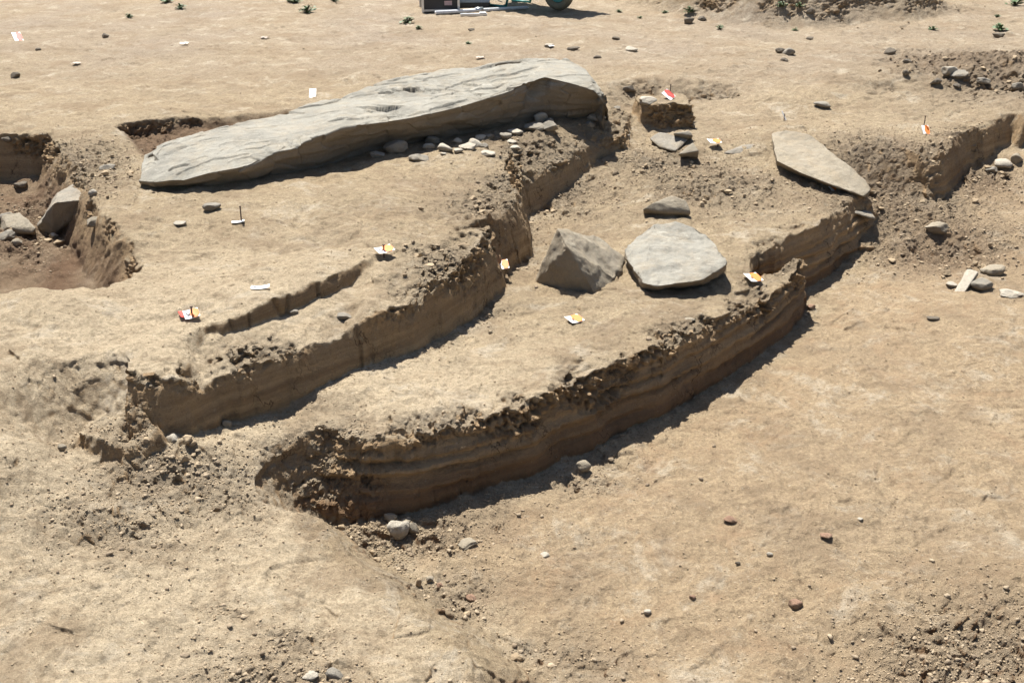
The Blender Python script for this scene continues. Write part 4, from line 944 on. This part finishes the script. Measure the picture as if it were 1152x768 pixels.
bm = bmesh.new(); box(bm, -.02, .26, -.03, .03, 0, .022, .004); bm_obj('blade', bm, M_ALU, root); bm = bmesh.new(); box(bm, .18, .25, -.034, .034, .02, .034, .003); bm_obj('grip', bm, M_WHITE, root)
# wheelbarrow, only its wheel and shadow reach into the picture
g = ground(628, 12); root = empty('wheelbarrow', g, R(-38)); tag(root, 'teal wheelbarrow with a dusty pneumatic wheel standing at the top edge', 'wheelbarrow')
bm = bmesh.new(); nR, nr = 40, 14
vs = [[bm.verts.new(((.150 + .045 * math.cos(q)) * math.cos(p), .048 * math.sin(q), .195 + (.150 + .045 * math.cos(q)) * math.sin(p))) for q in [2 * math.pi * k / nr for k in range(nr)]] for p in [2 * math.pi * k / nR for k in range(nR)]]
for i in range(nR):
    for j in range(nr): bm.faces.new((vs[i][j], vs[(i + 1) % nR][j], vs[(i + 1) % nR][(j + 1) % nr], vs[i][(j + 1) % nr]))
bmesh.ops.recalc_face_normals(bm, faces=bm.faces)
whl = bm_obj('wheel', bm, M_TYRE, root, True)
bm = bmesh.new(); tube(bm, (0, -.025, .195), (0, .025, .195), .108, .108, 28); tube(bm, (0, -.07, .195), (0, .07, .195), .012); bm_obj('rim', bm, M_TEAL, whl)
bm = bmesh.new()
for s in (-1, 1):
    tube(bm, (.02, s * .07, .195), (-.35, s * .20, .36), .016); tube(bm, (-.35, s * .20, .36), (-1.35, s * .30, .60), .016); tube(bm, (.02, s * .07, .195), (.28, s * .1, .36), .014)
    tube(bm, (-.85, s * .25, .48), (-.80, s * .22, .01), .016); tube(bm, (-.80, s * .22, .015), (-.55, s * .22, .015), .014); tube(bm, (-.55, s * .22, .015), (-.45, s * .2, .38), .014)
tube(bm, (.28, -.1, .36), (.28, .1, .36), .014)
bm_obj('frame', bm, M_TEAL, root, True)
bm = bmesh.new()
T = [(-.95, .24, .46), (.0, .18, .38), (.30, .30, .66), (-1.05, .34, .70)]
ob_, ib_ = [], []
for (x_, y_, z_) in T: ob_.append((bm.verts.new((x_, -y_, z_)), bm.verts.new((x_, y_, z_)))); ib_.append((bm.verts.new((x_ * .985, -y_ * .98, z_ + .006)), bm.verts.new((x_ * .985, y_ * .98, z_ + .006))))
for L_, fl in ((ob_, 1), (ib_, -1)):
    A_, B_, C_, D_ = L_
    for q in ((A_[0], A_[1], B_[1], B_[0]), (B_[0], B_[1], C_[1], C_[0]), (A_[0], D_[0], D_[1], A_[1]), (A_[1], D_[1], C_[1], B_[1]), (A_[0], B_[0], C_[0], D_[0])): bm.faces.new(q[::fl])
for k, (m1, m2) in enumerate((((2, 0), (2, 1)), ((2, 1), (3, 1)), ((3, 1), (3, 0)), ((3, 0), (2, 0)))):
    bm.faces.new((ob_[m1[0]][m1[1]], ob_[m2[0]][m2[1]], ib_[m2[0]][m2[1]], ib_[m1[0]][m1[1]]))
bmesh.ops.recalc_face_normals(bm, faces=bm.faces)
bm_obj('tray', bm, M_TEAL, root)
for s in (-1, 1):
    bm = bmesh.new(); tube(bm, (-1.33, s * .298, .596), (-1.47, s * .312, .63), .021, .021, 12); bm_obj('hand_grip', bm, M_BLK, root, True)

# ------------------------------------------------------------------ weeds
M_LEAF = plain('weed_leaf', (.085, .15, .05), .6, 0, .45, 60)
M_STEM = plain('weed_stem', (.12, .11, .05), .7)
def weed(px, py, w, label, seed, n=44, tall=.45):
    rs = random.Random(seed); g = ground(px, py); s = w * (g - Vector((0, 0, HC))).length / FPX
    bm = bmesh.new(); bs = bmesh.new(); hub = bm.verts.new((0, 0, 0))
    for i in range(n):
        a = rs.uniform(0, 6.28); r = s * .5 * rs.uniform(.15, 1); h = s * tall * rs.uniform(.15, 1) * (1.1 - r / s)
        p = Vector((math.cos(a) * r, math.sin(a) * r, h)); l = s * rs.uniform(.16, .32); d = Vector((math.cos(a), math.sin(a), rs.uniform(-.3, .5))).normalized(); sd = Vector((-math.sin(a), math.cos(a), rs.uniform(-.4, .4))) * l * .4
        v = [bm.verts.new(q) for q in (p - d * l * .5, p + sd + Vector((0, 0, l * .08)), p + d * l * .5, p - sd + Vector((0, 0, l * .05)))]
        bm.faces.new(v); bm.faces.new((hub, v[0], v[1])) if i % 2 else bm.edges.new((hub, v[0])); tube(bs, (0, 0, -.005), p - d * l * .4, .0025, .0012, 5)
    root = bm_obj('weed', bm, M_LEAF); root.location = g; tag(root, label, 'weed', 'weeds on the bare far ground'); bm_obj('stem', bs, M_STEM, root)
for k, (px, py, w, lb) in enumerate([(203, 10, 12, 'small weed at the top edge, left of the picture'), (145, 20, 9, 'dark tuft of weed on the far left ground'), (188, 3, 14, 'weed cut by the top edge at the far left'),
    (346, 14, 18, 'spreading green weed on the far ground left of the black case'), (332, 3, 18, 'weed at the top edge behind the spreading one'), (376, 2, 10, 'tiny weed at the top edge, nearest the black case'),
    (458, 26, 16, 'grassy weed just left of the white pole'), (471, 33, 8, 'tiny weed in front of the grassy one by the pole'), (527, 50, 7, 'tiny weed behind the great slab'),
    (696, 14, 7, 'small weed right of the barrow shadow'), (748, 15, 7, 'small weed between barrow and spoil heap'), (776, 14, 14, 'weed on the left shoulder of the spoil heap'), (879, 8, 12, 'dark weed on the middle of the spoil heap'),
    (900, 8, 10, 'weed on the spoil heap, right of the dark one'), (1049, 34, 10, 'weed at the right foot of the spoil heap'), (1125, 34, 15, 'bright weed on the far right ground'), (1122, 20, 7, 'tiny weed above the bright far right one'), (1142, 6, 18, 'weed in the top right corner'),
    (810, 33, 10, 'weed at the left foot of the spoil heap'), (895, 35, 8, 'tiny weed at the front foot of the spoil heap'), (720, 21, 6, 'tiny weed on the ground far behind the great slab tip')]):
    weed(px, py, w, lb, 50 + k)
